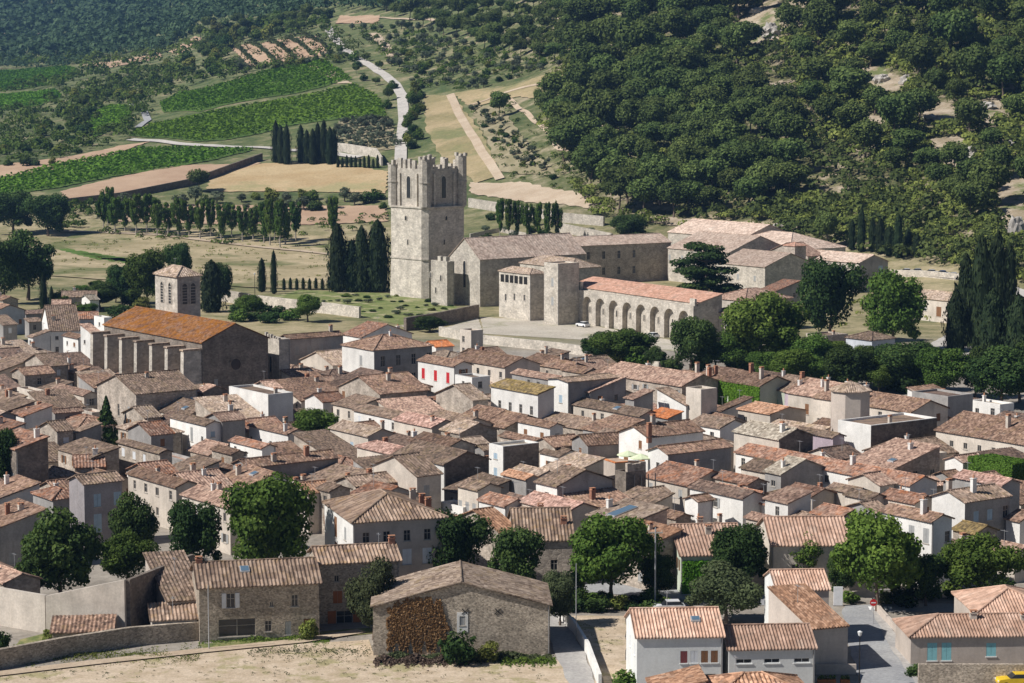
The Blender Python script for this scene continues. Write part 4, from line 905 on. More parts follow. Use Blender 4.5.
BARE = [[(848,70),(880,66),(912,84),(905,96),(870,92)],[(905,96),(950,104),(975,122),(940,128),(912,112)],[(738,22),(770,8),(792,16),(776,44),(756,50),(735,42)],[(998,176),(1030,170),(1030,240),(1008,240),(995,205)],[(955,110),(1000,100),(1010,116),(985,128)],[(850,118),(880,116),(892,128),(868,134)],[(930,140),(960,136),(975,160),(950,176),(935,160)],[(640,212),(700,222),(770,222),(772,229),(700,230),(645,222)],[(758,86),(784,80),(786,96),(764,102)]]
G['bare'] = mk_flat('bare_rocky_slope', (.30,.24,.16), (.46,.38,.29), .12, 1.2, (.14,.16,.06))
for pl_ in BARE: sheet('bare_slope', pl_, G['bare'], off=.3)
# foreground ground
sheet('field', [(-60,682),(60,668),(150,658),(280,645),(370,640),(372,652),(555,660),(580,662),(600,700),(600,720),(-60,720)], G['fore'], off=.04)
ribbon('path', [(-10,676),(90,664),(200,652),(300,642),(362,632)], 2.0, G['track'], off=.08)
sheet('garden_plot', [(570,616),(626,616),(626,660),(640,700),(606,700),(592,655)], G['fore'], off=.05)
sheet('drive', [(548,596),(566,600),(570,628),(585,655),(597,700),(570,700),(556,655),(548,636)], G['pave'], off=.09)
sheet('verge', [(200,645),(320,632),(372,628),(372,634),(310,640),(205,652)], G['weed'], off=.07); sheet('verge', [(20,640),(50,632),(70,640),(130,640),(60,652),(0,662)], G['weed'], off=.05)
sheet('road', [(842,610),(845,606),(905,604),(1060,604),(1060,613),(884,612),(886,622),(905,650),(935,700),(862,700),(850,650)], G['asph'], off=.05)
sheet('pavement', [(872,612),(882,612),(899,640),(935,700),(918,700),(888,645)], G['pave'], off=.14)
sheet('street', [(568,578),(640,578),(700,590),(770,596),(772,606),(700,602),(640,596),(568,592)], G['asph'], off=.05)
for k in range(5):
    x = 868 + k * 5; sheet('road_marking', [(x,607),(x+3.2,607),(x+4,610.5),(x+.6,610.5)], G['line'], off=.09)
# ---------------------------------------------------------------- infill houses, packed between the surveyed ones
def corners(r): 
    an = r['o'].rotation_euler.z; c, s = math.cos(an), math.sin(an)
    return [(r['X'] + c*x - s*y, r['Y'] + s*x + c*y) for x, y in ((0,0),(r['b'],0),(r['b'],r['a']),(0,r['a']))]
def sat(A_, B_, m=0.0):
    for P in (A_, B_):
        for i in range(4):
            ex, ey = P[(i+1)%4][0]-P[i][0], P[(i+1)%4][1]-P[i][1]; l = math.hypot(ex, ey); nx, ny = -ey/l, ex/l
            a = [nx*q[0]+ny*q[1] for q in A_]; b = [nx*q[0]+ny*q[1] for q in B_]
            if max(a) < min(b) + m or max(b) < min(a) + m: return False
    return True
CS = [corners(r) for r in HOUSES]
zone = [(-90,335),(0,335),(100,372),(230,385),(300,352),(455,348),(600,353),(640,376),(720,372),(860,395),(960,392),(1024,412),(1120,440),(1120,540),(1024,525),(950,545),(870,530),(760,552),(600,545),(440,525),(330,505),(230,505),(120,500),(0,520),(-90,540)]
def inpoly(x, y, P):
    c = False; j = len(P) - 1
    for i in range(len(P)):
        if (P[i][1] > y) != (P[j][1] > y) and x < (P[j][0]-P[i][0]) * (y-P[i][1]) / (P[j][1]-P[i][1]) + P[i][0]: c = not c
        j = i
    return c
KEEP_OUT = [(785,404,42,14),(742,394,26,12),(515,408,27,15),(437,376,22,14),(250,408,24,17),(755,442,24,15),(905,534,28,20),(855,442,18,14),(188,438,18,14),(480,374,26,12),(656,458,14,16),(290,478,44,14),(700,510,14,12),(395,362,40,14),(640,470,26,12),(315,432,28,14),(107,430,16,22),(620,480,32,22),(268,520,50,30),(1006,470,18,20),(660,478,20,12),(60,560,60,50),(190,525,34,30),(136,520,30,25),(805,560,40,14),(5,480,22,40)]
rs = random.Random(11); tries = 0; NF = 0
while tries < 12000 and NF < 165:
    tries += 1
    px, py = rs.uniform(-85, 1115), rs.uniform(345, 560); 
    if not inpoly(px, py - 10, zone): continue
    big = tries < 7500
    h = rs.choice([3.6, 4.2, 4.8, 5.2]) if big else rs.choice([3.0, 3.4, 3.8])
    a_, b_ = (rs.uniform(6, 13), rs.uniform(6, 10)) if big else (rs.uniform(3.5, 6), rs.uniform(3.5, 6))
    ang = 36 + rs.uniform(-5, 5); X, Y = at(px, py, h); c, s = math.cos(R(ang)), math.sin(R(ang))
    Q = [(X + c*x - s*y, Y + s*x + c*y) for x, y in ((0,0),(b_,0),(b_,a_),(0,a_))]
    if any(sat(Q, k, .15) for k in CS): continue
    if any(abs(px - k[0]) < k[2] and abs(py - k[1]) < k[3] for k in KEEP_OUT): continue
    random.seed(tries)
    r = H(px, py, h, 0, 0, rs.choice(['L','L','R','ML','MR','HIP']), rs.choice(['br','gr','pk','br','gr','br','tn','dk','rs','gr']), rs.choice(['st','cr','gy','wh','cr','st']), ang=ang, a=a_, b=b_, p=.36)
    CS.append(corners(r)); NF += 1
print('infill', NF)
random.seed(99)

# ---------------------------------------------------------------- air
hm = bpy.data.materials.new('haze'); hm.use_nodes = True; ht = hm.node_tree
for n_ in list(ht.nodes):
    if n_.type == 'BSDF_PRINCIPLED': ht.nodes.remove(n_)
pv = ht.nodes.new('ShaderNodeVolumePrincipled'); pv.inputs['Density'].default_value = 0.00006; pv.inputs['Color'].default_value = (.30,.55,1,1); pv.inputs['Anisotropy'].default_value = .2
ht.links.new(pv.outputs[0], ht.nodes['Material Output'].inputs['Volume'])
mb = MB(); mb.box(-6500, 6500, -450, 5300, -1.6, 330); hz_ = mb.build('haze', [hm]); tag(hz_, kind='stuff')

# ---------------------------------------------------------------- vegetation
def mk_leaf(name, dark, mid, light, trans=.25):
    m = N(name); at_ = m.n('ShaderNodeAttribute', attribute_name='tint'); oi = m.n('ShaderNodeObjectInfo')
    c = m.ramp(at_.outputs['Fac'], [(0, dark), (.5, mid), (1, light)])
    hs = m.n('ShaderNodeHueSaturation'); m.l(c, hs.inputs['Color']); m.l(m.ramp(oi.outputs['Random'], [(0, .7), (1, 1.25)]), hs.inputs['Value'])
    mh = m.n('ShaderNodeMapRange'); m.l(m.math('FRACT', m.math('MULTIPLY', oi.outputs['Random'], 17.3)), mh.inputs[0]); mh.inputs[3].default_value = .485; mh.inputs[4].default_value = .515; m.l(mh.outputs[0], hs.inputs['Hue'])
    m.l(hs.outputs[0], m.b.inputs['Base Color']); m.b.inputs['Roughness'].default_value = .75; m.b.inputs['Specular IOR Level'].default_value = .1
    tr = m.n('ShaderNodeBsdfTranslucent'); m.l(hs.outputs[0], tr.inputs[0]); mx = m.n('ShaderNodeMixShader'); mx.inputs[0].default_value = trans
    m.l(m.b.outputs[0], mx.inputs[1]); m.l(tr.outputs[0], mx.inputs[2]); m.l(mx.outputs[0], m.t.nodes['Material Output'].inputs[0]); return m.mat
LEAF = dict(dusty2=mk_leaf('orchard_leaves', (.05,.07,.03), (.09,.12,.05), (.14,.17,.08)),
 broad=mk_leaf('broad_leaves', (.035,.068,.012), (.075,.13,.022), (.14,.205,.04)), bright=mk_leaf('bright_leaves', (.048,.09,.015), (.088,.15,.025), (.15,.22,.04)),
 dark=mk_leaf('dark_leaves', (.022,.046,.013), (.046,.085,.022), (.095,.145,.036)), pine=mk_leaf('pine_needles', (.052,.080,.024), (.098,.138,.036), (.165,.215,.062)),
 cyp=mk_leaf('cypress_needles', (.016,.028,.011), (.030,.046,.017), (.055,.075,.028), .1), olive=mk_leaf('olive_leaves', (.075,.095,.055), (.12,.145,.09), (.17,.195,.125)),
 scrub=mk_leaf('scrub_leaves', (.075,.095,.022), (.155,.18,.04), (.26,.275,.07)), vine=mk_leaf('vine_leaves', (.09,.19,.015), (.135,.26,.022), (.18,.32,.035)),
 brown=mk_leaf('dry_creeper', (.11,.055,.025), (.21,.115,.05), (.31,.19,.10)), olvd=mk_leaf('dusty_leaves', (.05,.065,.03), (.085,.105,.045), (.12,.14,.065)),
 far=mk_leaf('distant_foliage', (.028,.055,.026), (.048,.088,.04), (.08,.13,.06)), ivy=mk_leaf('ivy_leaves', (.07,.16,.015), (.12,.24,.02), (.17,.31,.035)), hedge=mk_leaf('hedge_leaves', (.08,.16,.02), (.12,.22,.03), (.16,.28,.04)))
M_bark = plain('bark', (.16,.12,.09)); M_pbark = plain('pale_bark', (.36,.32,.27))
def quads_mesh(name, C, size, Nrm, mat, tint, jit=.55, extra=None):
    """many leaf-sized faces; C centres, Nrm preferred normals"""
    n = len(C); nr = Nrm + rng.normal(0, jit, (n, 3)); nr /= np.linalg.norm(nr, axis=1)[:, None] + 1e-9
    t = np.cross(nr, rng.normal(0, 1, (n, 3))); t /= np.linalg.norm(t, axis=1)[:, None] + 1e-9; b = np.cross(nr, t)
    s = (size * rng.uniform(.6, 1.35, n))[:, None]; r = rng.uniform(.55, 1.0, n)[:, None]
    V = np.stack([C - t*s - b*s*r*.3, C + t*s*.2 - b*s*r, C + t*s + b*s*r*.35, C - t*s*.15 + b*s*r], 1).reshape(-1, 3)
    F = np.arange(n * 4).reshape(-1, 4); T = tint
    if extra is not None:
        V2_, F2_ = extra; off = len(V); V = np.vstack([V, V2_])
    me = bpy.data.meshes.new(name)
    fl = F.tolist() + ([[i + off for i in f] for f in F2_] if extra is not None else [])
    me.from_pydata(V.tolist(), [], fl); me.materials.append(mat)
    a = me.attributes.new('tint', 'FLOAT', 'FACE'); tt = np.concatenate([T, np.full(len(fl) - n, .05)]); a.data.foreach_set('value', tt.astype(np.float32)); me.update(); return me  # added inner core stops light leaking through; its dark tint is painted shade
def ico(c, r, sub=2, j=.12):
    import bmesh
    bm = bmesh.new(); bmesh.ops.create_icosphere(bm, subdivisions=sub, radius=1)
    v = np.array([x.co[:] for x in bm.verts]); f = [[y.index for y in x.verts] for x in bm.faces]; bm.free()
    v *= (1 + rng.uniform(-j, j, len(v)))[:, None]; return v * np.array(r) + np.array(c), f
def crown(name, blobs, n, leaf, mat, core=.64, sub=1, up=.25):
    B = np.array(blobs, float); A_ = (B[:, 3] * B[:, 4] + B[:, 4] * B[:, 5]); pr = A_ / A_.sum()
    k = rng.choice(len(B), int(n * 1.7), p=pr); d = rng.normal(0, 1, (len(k), 3)); d /= np.linalg.norm(d, axis=1)[:, None]
    rad = rng.uniform(.74, 1.08, len(k)) ** 1.0; C = B[k, :3] + d * B[k, 3:6] * rad[:, None]
    keep = np.ones(len(C), bool)
    for i in range(len(B)):
        q = (C - B[i, :3]) / (B[i, 3:6] * .8); keep &= ~((np.sum(q*q, 1) < 1) & (k != i))
    C, d, k = C[keep][:n], d[keep][:n], k[keep][:n]
    cl = rng.uniform(0, 1, len(B))[k]; tint = np.clip(cl * .35 + rng.uniform(0, .45, len(C)) + .2 * (d[:, 2] > .2), 0, 1)  # upper side of each clump tinted lighter, sunlight put into the leaf colour
    EV, EF = [], []; o = 0
    for b in B:
        v, f = ico(b[:3], b[3:6] * core, sub); EV.append(v); EF += [[i + o for i in q] for q in f]; o += len(v)
    nr = d.copy(); nr[:, 2] += up
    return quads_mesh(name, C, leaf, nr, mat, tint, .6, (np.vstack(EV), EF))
def trunk(name, h, r, mat, limbs=4, spread=.3, lh=.35, bend=.02):
    mb = MB(); pts = [(0,0,-.02), (bend, 0, h*.35), (bend*.5, bend, h*.7), (0, 0, h)]
    for i in range(3): mb.tube(pts[i], pts[i+1], r * (1 - .22*i) * (1.3 if i == 0 else 1), r * (1 - .22*(i+1)), 7)
    for i in range(limbs):
        t = 2*math.pi*i/limbs + .4; z = h * (.75 + .2*(i % 2)); mb.tube((0,0,z), (spread*math.cos(t), spread*math.sin(t), z + lh), r*.55, r*.18, 5)
    return mb.mesh(name, [mat])
TREE = {}
def blobs_round(n, z0, z1, w=.5, seed=0, flat=.8):
    q = np.random.default_rng(seed); L = [(0, 0, (z0+z1)/2, w*.72, w*.72, (z1-z0)/2*.85)]
    for i in range(n):
        t = q.uniform(0, 2*math.pi); ph = q.uniform(-.75, 1.0); rr = w * q.uniform(.5,.8) * math.sqrt(max(0, 1 - ph*ph*.8)); s = q.uniform(.22, .50) * w
        L.append((rr*math.cos(t), rr*math.sin(t), (z0+z1)/2 + ph*(z1-z0)/2*.72, s, s, s*flat*(z1-z0)/(2*w)*1.1))
    for i in range(5): t = q.uniform(0, 6.28); r = w*q.uniform(.5,.85); s = q.uniform(.14,.24)*w; L.append((r*math.cos(t), r*math.sin(t), z0 + (z1-z0)*q.uniform(.08,.75), s, s, s*flat))
    return L
def reg(kind, crowns, trunks): TREE[kind] = (crowns, trunks)
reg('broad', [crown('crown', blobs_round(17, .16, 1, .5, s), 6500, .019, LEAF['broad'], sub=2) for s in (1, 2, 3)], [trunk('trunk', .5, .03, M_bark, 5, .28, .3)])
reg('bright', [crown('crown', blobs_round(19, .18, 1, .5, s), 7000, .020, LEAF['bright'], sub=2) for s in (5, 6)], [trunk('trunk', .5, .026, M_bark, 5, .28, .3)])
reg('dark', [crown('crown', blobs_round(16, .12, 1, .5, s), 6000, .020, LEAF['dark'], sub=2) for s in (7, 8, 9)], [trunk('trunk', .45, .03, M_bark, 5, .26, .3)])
reg('dusty', [crown('crown', blobs_round(16, .12, 1, .5, s), 6000, .018, LEAF['olvd'], sub=2) for s in (10, 11)], [trunk('trunk', .45, .03, M_bark, 5, .26, .3)])
def pine_blobs(s):
    q = np.random.default_rng(s); L = [(0, 0, .62, .36, .36, .27)]
    for i in range(9):
        t = q.uniform(0, 6.28); r = q.uniform(.1, .33); L.append((r*math.cos(t), r*math.sin(t), q.uniform(.55, .86) - r*.35, q.uniform(.14,.24), q.uniform(.14,.24), q.uniform(.11,.19)))
    return L
reg('pine', [crown('crown', pine_blobs(s), 1500, .030, LEAF['pine'], .78, up=.5) for s in (20, 21, 22, 23, 24)], [trunk('trunk', .6, .022, M_bark, 4, .2, .1, .04)])
reg('bush', [crown('crown', [(x, y, max(.25, z - .15), rx, ry, rz) for x, y, z, rx, ry, rz in blobs_round(7, 0, 1, .5, s)], 800, .045, LEAF[m_]) for s, m_ in ((30,'dark'),(31,'broad'),(32,'scrub'),(33,'dark'))], [trunk('trunk', .3, .03, M_bark, 3, .2, .2)])
reg('olive', [crown('crown', blobs_round(7, .15, 1, .5, s), 600, .04, LEAF['olive']) for s in (40, 41)], [trunk('trunk', .4, .05, M_bark, 3, .2, .2)])
def column_crown(name, n, leaf, mat, prof, seed, core=.8):
    q = np.random.default_rng(seed); z = q.uniform(.03, 1, n); t = q.uniform(0, 2*math.pi, n)
    f = np.interp(z, [p[0] for p in prof], [p[1] for p in prof]) * (1 + .22*np.sin(t*3 + z*13 + seed) + .14*np.sin(t*5 - z*29 + seed*2)); r = f * q.uniform(.8, 1.08, n)
    C = np.stack([r*np.cos(t), r*np.sin(t), z], 1); nr = np.stack([np.cos(t), np.sin(t), np.full(n, .35)], 1)
    zz = np.linspace(.02, .98, 14); K = 9; V = []; F = []
    for i, a in enumerate(zz):
        rr = np.interp(a, [p[0] for p in prof], [p[1] for p in prof]) * core
        for k in range(K): th = 2*math.pi*k/K; V.append((rr*math.cos(th), rr*math.sin(th), a))
    for i in range(13):
        for k in range(K): F.append([i*K+k, i*K+(k+1)%K, (i+1)*K+(k+1)%K, (i+1)*K+k])
    return quads_mesh(name, C, leaf, nr, mat, np.clip(.3 + .25*np.sin(t*3 + z*17 + seed) + q.uniform(-.2, .35, n), 0, 1), .4, (np.array(V), F))
CP_ = [(0,.34),(.07,.45),(.35,.5),(.7,.43),(.88,.27),(.96,.12),(1,.02)]
reg('cypress', [column_crown('crown', 1700, .03, LEAF['cyp'], CP_, s) for s in (50, 51, 52)], [trunk('trunk', .2, .06, M_bark, 0)])
FP = []
for i in range(9): z0 = .08 + i*.1; FP += [(z0, .52*(1 - i/9.3)), (z0 + .085, .30*(1 - i/9.3))]
FP.append((1, .01))
reg('fir', [column_crown('crown', 3000, .035, LEAF['dark'], FP, 60, .75)], [trunk('trunk', .3, .04, M_bark, 0)])
def cedar_blobs(s):
    q = np.random.default_rng(s); L = []
    for lv in range(7):
        z = .18 + lv * .12; R_ = .62 * (1 - (lv/7.5)**1.8)
        for k in range(6 - lv//2):
            t = q.uniform(0, 6.28); r = R_ * q.uniform(.35, .85); L.append((r*math.cos(t), r*math.sin(t), z + q.uniform(-.03,.03), q.uniform(.15,.22), q.uniform(.15,.22), .055))
    return L
reg('cedar', [crown('crown', cedar_blobs(70), 6500, .02, LEAF['dark'], .75, up=.8)], [trunk('trunk', .9, .03, M_bark, 6, .3, .05)])
def plane_blobs(s):
    q = np.random.default_rng(s); L = []
    for k in range(6):
        t = 6.28*k/6 + q.uniform(-.3,.3); r = q.uniform(.12,.3); z1 = q.uniform(.72,.93)
        for m_ in range(3): L.append((r*(1+m_*.14)*math.cos(t), r*(1+m_*.14)*math.sin(t), z1 - .14*(2-m_) - .05, q.uniform(.10,.15), q.uniform(.10,.15), q.uniform(.07,.11)))
    for m_ in range(2): L.append((q.uniform(-.1,.1), q.uniform(-.1,.1), q.uniform(.25,.4), .14, .14, .12))
    return L
reg('plane', [crown('crown', plane_blobs(s), 1900, .03, LEAF['broad'], .7) for s in (80, 81, 82)], [trunk('trunk', .55, .035, M_pbark, 5, .26, .25)])
TN = {}
def tree(kind, P, w, h, label=None, group=None, name=None, cat=None, var=None):
    cr, tk = TREE[kind]; nm = name or dict(pine='pine_tree', cypress='cypress_tree', fir='fir_tree', cedar='cedar_tree', olive='olive_tree', plane='plane_tree', bush='bush').get(kind, 'broadleaf_tree')
    o = empty(nm, tuple(P), random.uniform(0, 6.28)); v = cr[(var if var is not None else random.randrange(99)) % len(cr)]
    c = link('crown', v, o); c.scale = (w, w, h)
    if kind != 'bush' or h > 3: t = link('trunk', tk[0], o); t.scale = (w if kind not in ('cypress',) else h*.5, w if kind not in ('cypress',) else h*.5, h)
    cat = cat or dict(pine='pine', cypress='cypress', fir='fir tree', cedar='cedar', olive='olive tree', bush='bush').get(kind, 'tree')
    tag(o, label, cat, group); return o
def ptree(kind, px, pyb, wpx, hpx, label=None, group=None, **kw):
    """tree standing at a surveyed spot: width and height from their size there"""
    P = atT(px, pyb); s = FPX / P.y; return tree(kind, P, wpx / s, hpx / s, label, group, **kw)
L_ = ptree
# foreground and village trees
L_('dark', 62, 606, 92, 100, 'largest dark tree behind the sunlit yard wall at lower left'); L_('broad', 128, 592, 56, 62, 'lighter round tree just right of the largest dark tree, behind the yard walls')
L_('dark', 137, 566, 54, 74, 'dark rounded tree below the mauve-grey shuttered house'); L_('dark', 192, 578, 60, 80, 'dark tree between the shuttered mauve house and the big yellow-topped tree')
L_('broad', 268, 585, 94, 112, 'tall wide tree left of the big hipped house with white shutters'); L_('dark', 457, 592, 66, 84, 'left one of the twin dark trees behind the barn roof')
L_('dark', 515, 604, 60, 80, 'right one of the twin dark trees behind the barn roof'); L_('dusty', 560, 626, 40, 58, 'small brownish-green tree at the barn\'s right end')
L_('bright', 612, 604, 92, 92, 'bright green leafy tree standing over the street right of the barn'); L_('dusty', 374, 640, 56, 84, 'dusty grey-green tree between orange-shuttered stone house and barn')
L_('dark', 738, 594, 64, 72, 'dark tree in front of the ivy-green wall'); L_('dusty', 726, 624, 80, 62, 'olive-toned spreading tree behind the four-window white house')
L_('broad', 803, 588, 56, 54, 'medium tree in front of the wide salmon-striped roof'); L_('bright', 878, 612, 98, 100, 'largest bright green tree by the road junction')
L_('broad', 980, 606, 82, 74, 'wide green tree right of the clean white house'); L_('dark', 926, 606, 46, 56, 'dark tree between the two wide green trees by the junction')
L_('dark', 655, 600, 40, 48, 'small dark tree right of the bright street tree'); L_('dark', 840, 596, 34, 44, 'small dark tree left of the largest junction tree'); L_('bush', 905, 606, 34, 24, 'round bush under the junction trees')
L_('broad', 316, 452, 54, 44, 'single round tree among roofs in the left village centre'); L_('dark', 2, 512, 38, 88, 'tall dark tree cut by the left edge'); L_('fir', 107, 448, 30, 52, 'pointed fir tree among the left roofs')
L_('broad', 620, 484, 30, 14, 'leafy shrub below the parasol terrace') if False else L_('broad', 662, 492, 38, 34, 'leafy shrub tree below the white gable right of the parasols')
L_('cedar', 705, 306, 72, 66, 'layered cedar with flat branches in front of the abbey wing')
L_('broad', 622, 366, 66, 38, 'rounded tree left on the river bank below the arcade'); L_('dark', 596, 362, 34, 30, 'small dark tree at the left end of the river trees')
L_('dark', 690, 372, 48, 56, 'dark tree in front of the arcade\'s right end'); L_('broad', 762, 374, 84, 84, 'large mid-green tree in front of the cream cottage'); L_('broad', 738, 372, 50, 44, 'green tree between the arcade tree and the large mid-green tree')
L_('dark', 830, 342, 64, 84, 'big dark round tree left of the cream abbey hall'); L_('broad', 892, 352, 66, 82, 'broad tree before the cream abbey hall')
for x, y, w_, h_, k, lb in ((812,378,48,44,'broad','rounded tree left of the flat stone block'),(850,392,60,46,'dark','dark tree below the pale bluish riverside house'),(905,392,66,50,'dark','dark tree right of the pale bluish riverside house'),(945,398,60,52,'broad','yellower tree beside the pale car park'),
 (1000,408,76,60,'dark','big dark tree right of the pale car park'),(790,384,44,34,'bright','light green tree behind the many-chimneyed terrace'),(880,388,40,34,'broad','small tree in front of the riverside houses'),(975,398,40,50,'dark','narrow dark tree right of the pale car park'),(925,372,40,30,'dark','low dark tree left of the pale car park'),(1020,402,50,60,'dark','dark tree cut by the right edge below the cypresses')): L_(k, x, y, w_, h_, lb)
for x, y, w_, h_, lb in ((965,346,26,88,'leftmost cypress of the big right-hand clump'),(980,352,30,112,'second cypress from the left in the big right-hand clump'),(996,346,28,110,'tallest cypress in the middle of the big right-hand clump'),(1008,340,22,92,'cypress just right of the tallest in the right-hand clump'),(992,362,34,70,'short broad cypress at the front of the right-hand clump'),(1018,364,36,66,'broad cypress cut by the right edge'),(955,352,26,60,'small cypress at the left foot of the right-hand clump')):
    L_('cypress', x, y, w_*.9, h_*1.05, lb)
for x, y, w_, h_ in ((338,292,22,68),(352,292,18,52),(362,292,20,66),(378,292,26,72),(368,290,16,40)): L_('cypress', x, y, w_, h_, None, 'cypresses left of the abbey tower')
for x, y, w_, h_ in ((274,294,7,44),(262,292,9,34)): L_('cypress', x, y, w_, h_, 'slim cypress standing by the left end of the garden cypress row', 'pair of slim cypresses')
for i in range(9): L_('cypress', 284 + i*6.4, 290 - (i%2)*.6, 4, 12, 'tiny cypress in a straight row left of the abbey garden', 'row of tiny garden cypresses')
for i, (x, h_) in enumerate(((276,42),(281,38),(287,40),(301,38),(307,34),(313,36),(318,40),(324,44),(330,38),(334,34))): L_('cypress', x, 163 + (i%3), 9, h_, 'tall cypress in the dense valley clump by the vineyards', 'valley cypress clump')
for i in range(10): L_('cypress', 338 + i*4.4, 168, 3.4, random.uniform(8,14), 'small young cypress beside the pale field wall', 'young cypresses by the field wall')
for x, y, w_, h_ in ((852,250,9,30),(861,252,10,44),(872,252,9,34),(880,254,12,36),(889,256,12,30),(898,258,11,44),(908,254,10,26),(917,256,10,22)): L_('cypress', x, y, w_, h_, 'cypress in the row behind the cream hall', 'cypress row behind the abbey hall')
L_('cypress', 212, 312, 26, 52, 'broad dark cypress right of the bell tower'); L_('cypress', 44, 314, 9, 40, 'left one of two thin dark cypresses above the left rooftops'); L_('cypress', 52, 316, 6, 30, 'right one of two thin dark cypresses above the left rooftops')
L_('broad', 148, 308, 50, 58, 'rounded tree left of the bell tower'); L_('dark', 178, 290, 28, 48, 'dark tree crown rising behind the bell tower'); L_('dark', 220, 306, 24, 44, 'dark tree beside the broad bell tower cypress')
for x, y, w_, h_, lb in ((28,300,60,68,'largest dark tree mass at the left edge beyond the village'),(4,304,40,66,'dark tree cut by the left edge beyond the village'),(48,236,44,42,'dark tree at the left end of the plane avenue'),(14,234,50,44,'dark tree at the far left of the valley field'),(100,308,40,26,'low tree right of the farm roofs'),(122,304,34,40,'low tree between the farm roofs and bell tower'),(250,318,30,24,'shrubby tree before the pale garden wall'),(308,322,30,28,'dark round shrub tree at the garden wall'),(430,332,34,16,'dark shrub under the abbey garden terrace')):
    L_('dark' if w_ > 32 else 'broad', x, y, w_, h_, lb)
ORD = 'first second third fourth fifth sixth seventh eighth ninth tenth eleventh twelfth thirteenth fourteenth fifteenth sixteenth seventeenth eighteenth nineteenth'.split()
# plane avenue
for i in range(19):
    t = i / 18; x = 104 + t * 192; y = 232 + t * 12 + (1.5 if i % 2 else -1.5)
    L_('plane', x, y, random.uniform(17, 25), random.uniform(34, 46), f'pruned plane tree, {ORD[i]} from the left in the long meadow row', 'plane trees across the meadow')
for x, y in ((270,246),(280,248),(333,244),(108,232)): L_('plane', x, y, 18, 50, 'taller pruned plane tree at the right end of the valley row', 'taller planes near the row end') 
for x, y in ((500,238),(509,241),(518,240),(528,243),(538,242),(548,244),(557,243)): L_('plane', x, y, 14, 44, 'pruned plane tree in the short row behind the abbey chapel roof', 'planes behind the chapel')
L_('dark', 628, 240, 40, 26, 'dark round tree rising above the dormitory roof'); L_('pine', 499, 118, 24, 30, 'lone umbrella pine beside the pale hillside track'); L_('pine', 538, 106, 12, 20, 'tiny lone pine at the edge of the straw field'); L_('pine', 198, 192, 30, 26, 'lone spreading tree on the orange stubble field'); L_('pine', 826, 250, 32, 44, 'lone round pine behind the cream abbey hall')
# scattered trees: valley hedges, olive grove, gardens
ORCH_ = [(224,46),(320,33),(332,58),(248,72)]
def scatter(poly, n, kinds, wpx, hfac, label, group, mind=6, seed=1, names=None):
    q = random.Random(seed); xs = [p[0] for p in poly]; ys = [p[1] for p in poly]; pts = []; t = 0
    while len(pts) < n and t < n * 60:
        t += 1; x, y = q.uniform(min(xs), max(xs)), q.uniform(min(ys), max(ys))
        if not inpoly(x, y, poly) or inpoly(x, y, ORCH_) or any(inpoly(x, y - 3, b__) for b__ in BARE) or any((x-a)**2 + ((y-b)*1.7)**2 < mind**2 for a, b in pts): continue
        pts.append((x, y)); w_ = q.uniform(*wpx); k = q.choice(kinds); random.seed(int(x*97 + y*13)); ptree(k, x, y, w_, w_ * hfac * q.uniform(.85, 1.2), label, group)
    return pts
GR = 'field bushes of the valley'
scatter([(92,150),(60,118),(62,92),(140,75),(180,60),(250,70),(160,88),(150,100),(100,105),(90,135)], 44, ['bush','pine','bush'], (9,17), .9, 'dark green hedgerow bush on the slope left of the vineyards', 'hedgerow trees left of the vineyards', 7, 3)
scatter([(0,150),(60,118),(92,150),(60,166),(0,168)], 20, ['bush'], (9,16), .9, 'bush beside the lower left vineyard', 'bushes by the lower left vineyard', 7, 4)
scatter([(196,60),(200,30),(330,18),(325,34),(240,46),(220,64)], 46, ['pine','bush','pine'], (10,19), .95, 'dark tree on the low ridge above the vineyards', 'trees on the ridge above the vineyards', 7, 5)
scatter([(230,62),(330,52),(350,62),(330,64),(240,76)], 18, ['bush','olive'], (7,12), .8, 'small hedge bush along the upper vineyard edge', 'bushes along the upper vineyard', 6, 6)
scatter([(336,52),(380,66),(395,90),(388,112),(375,92),(350,72)], 12, ['bush','pine'], (9,15), .9, 'roadside bush left of the climbing pale road', 'bushes left of the climbing road', 6, 7)
scatter([(408,92),(422,96),(424,140),(412,160),(404,150)], 14, ['bush'], (10,15), 1.0, 'hedge bush right of the climbing pale road', 'hedge right of the climbing road', 5, 8)
scatter([(345,30),(420,28),(530,64),(560,66),(470,92),(420,92),(380,58)], 120, ['olive','bush','olive'], (6,11), .85, 'small grey-green olive tree on the terraced slope above the tower', 'olive trees above the tower', 6, 9)
scatter([(332,124),(388,120),(400,150),(334,150)], 40, ['olive'], (7,11), .8, 'olive tree in the grove below the lower vineyard', 'olive grove below the vineyards', 6, 10)
scatter([(470,110),(485,106),(540,160),(560,180),(540,182),(500,150)], 26, ['olive','bush'], (6,10), .8, 'small shrub along the fields behind the tower', 'shrubs behind the tower', 6, 12)
scatter([(110,206),(160,204),(300,196),(385,196),(385,210),(290,212)], 26, ['olive','bush','broad'] if False else ['olive','bush'], (9,20), .8, 'bush at the foot of the retaining wall field', 'bushes between stubble and plane avenue', 10, 13)
scatter([(470,214),(520,222),(600,238),(640,250),(560,252),(480,246)], 22, ['bush','olive'], (9,16), .8, 'bush in the orchard behind the chapel', 'orchard bushes behind the chapel', 8, 14)
scatter([(230,312),(300,316),(300,324),(240,322)], 8, ['bush'], (14,24), .7, 'garden bush below the pale garden wall', 'bushes below the garden wall', 12, 15)
scatter([(300,296),(400,296),(460,308),(405,322),(330,308)], 36, ['bush','olive'], (5,12), .4, 'low clipped bush in the abbey garden', 'abbey garden bushes', 7, 16)
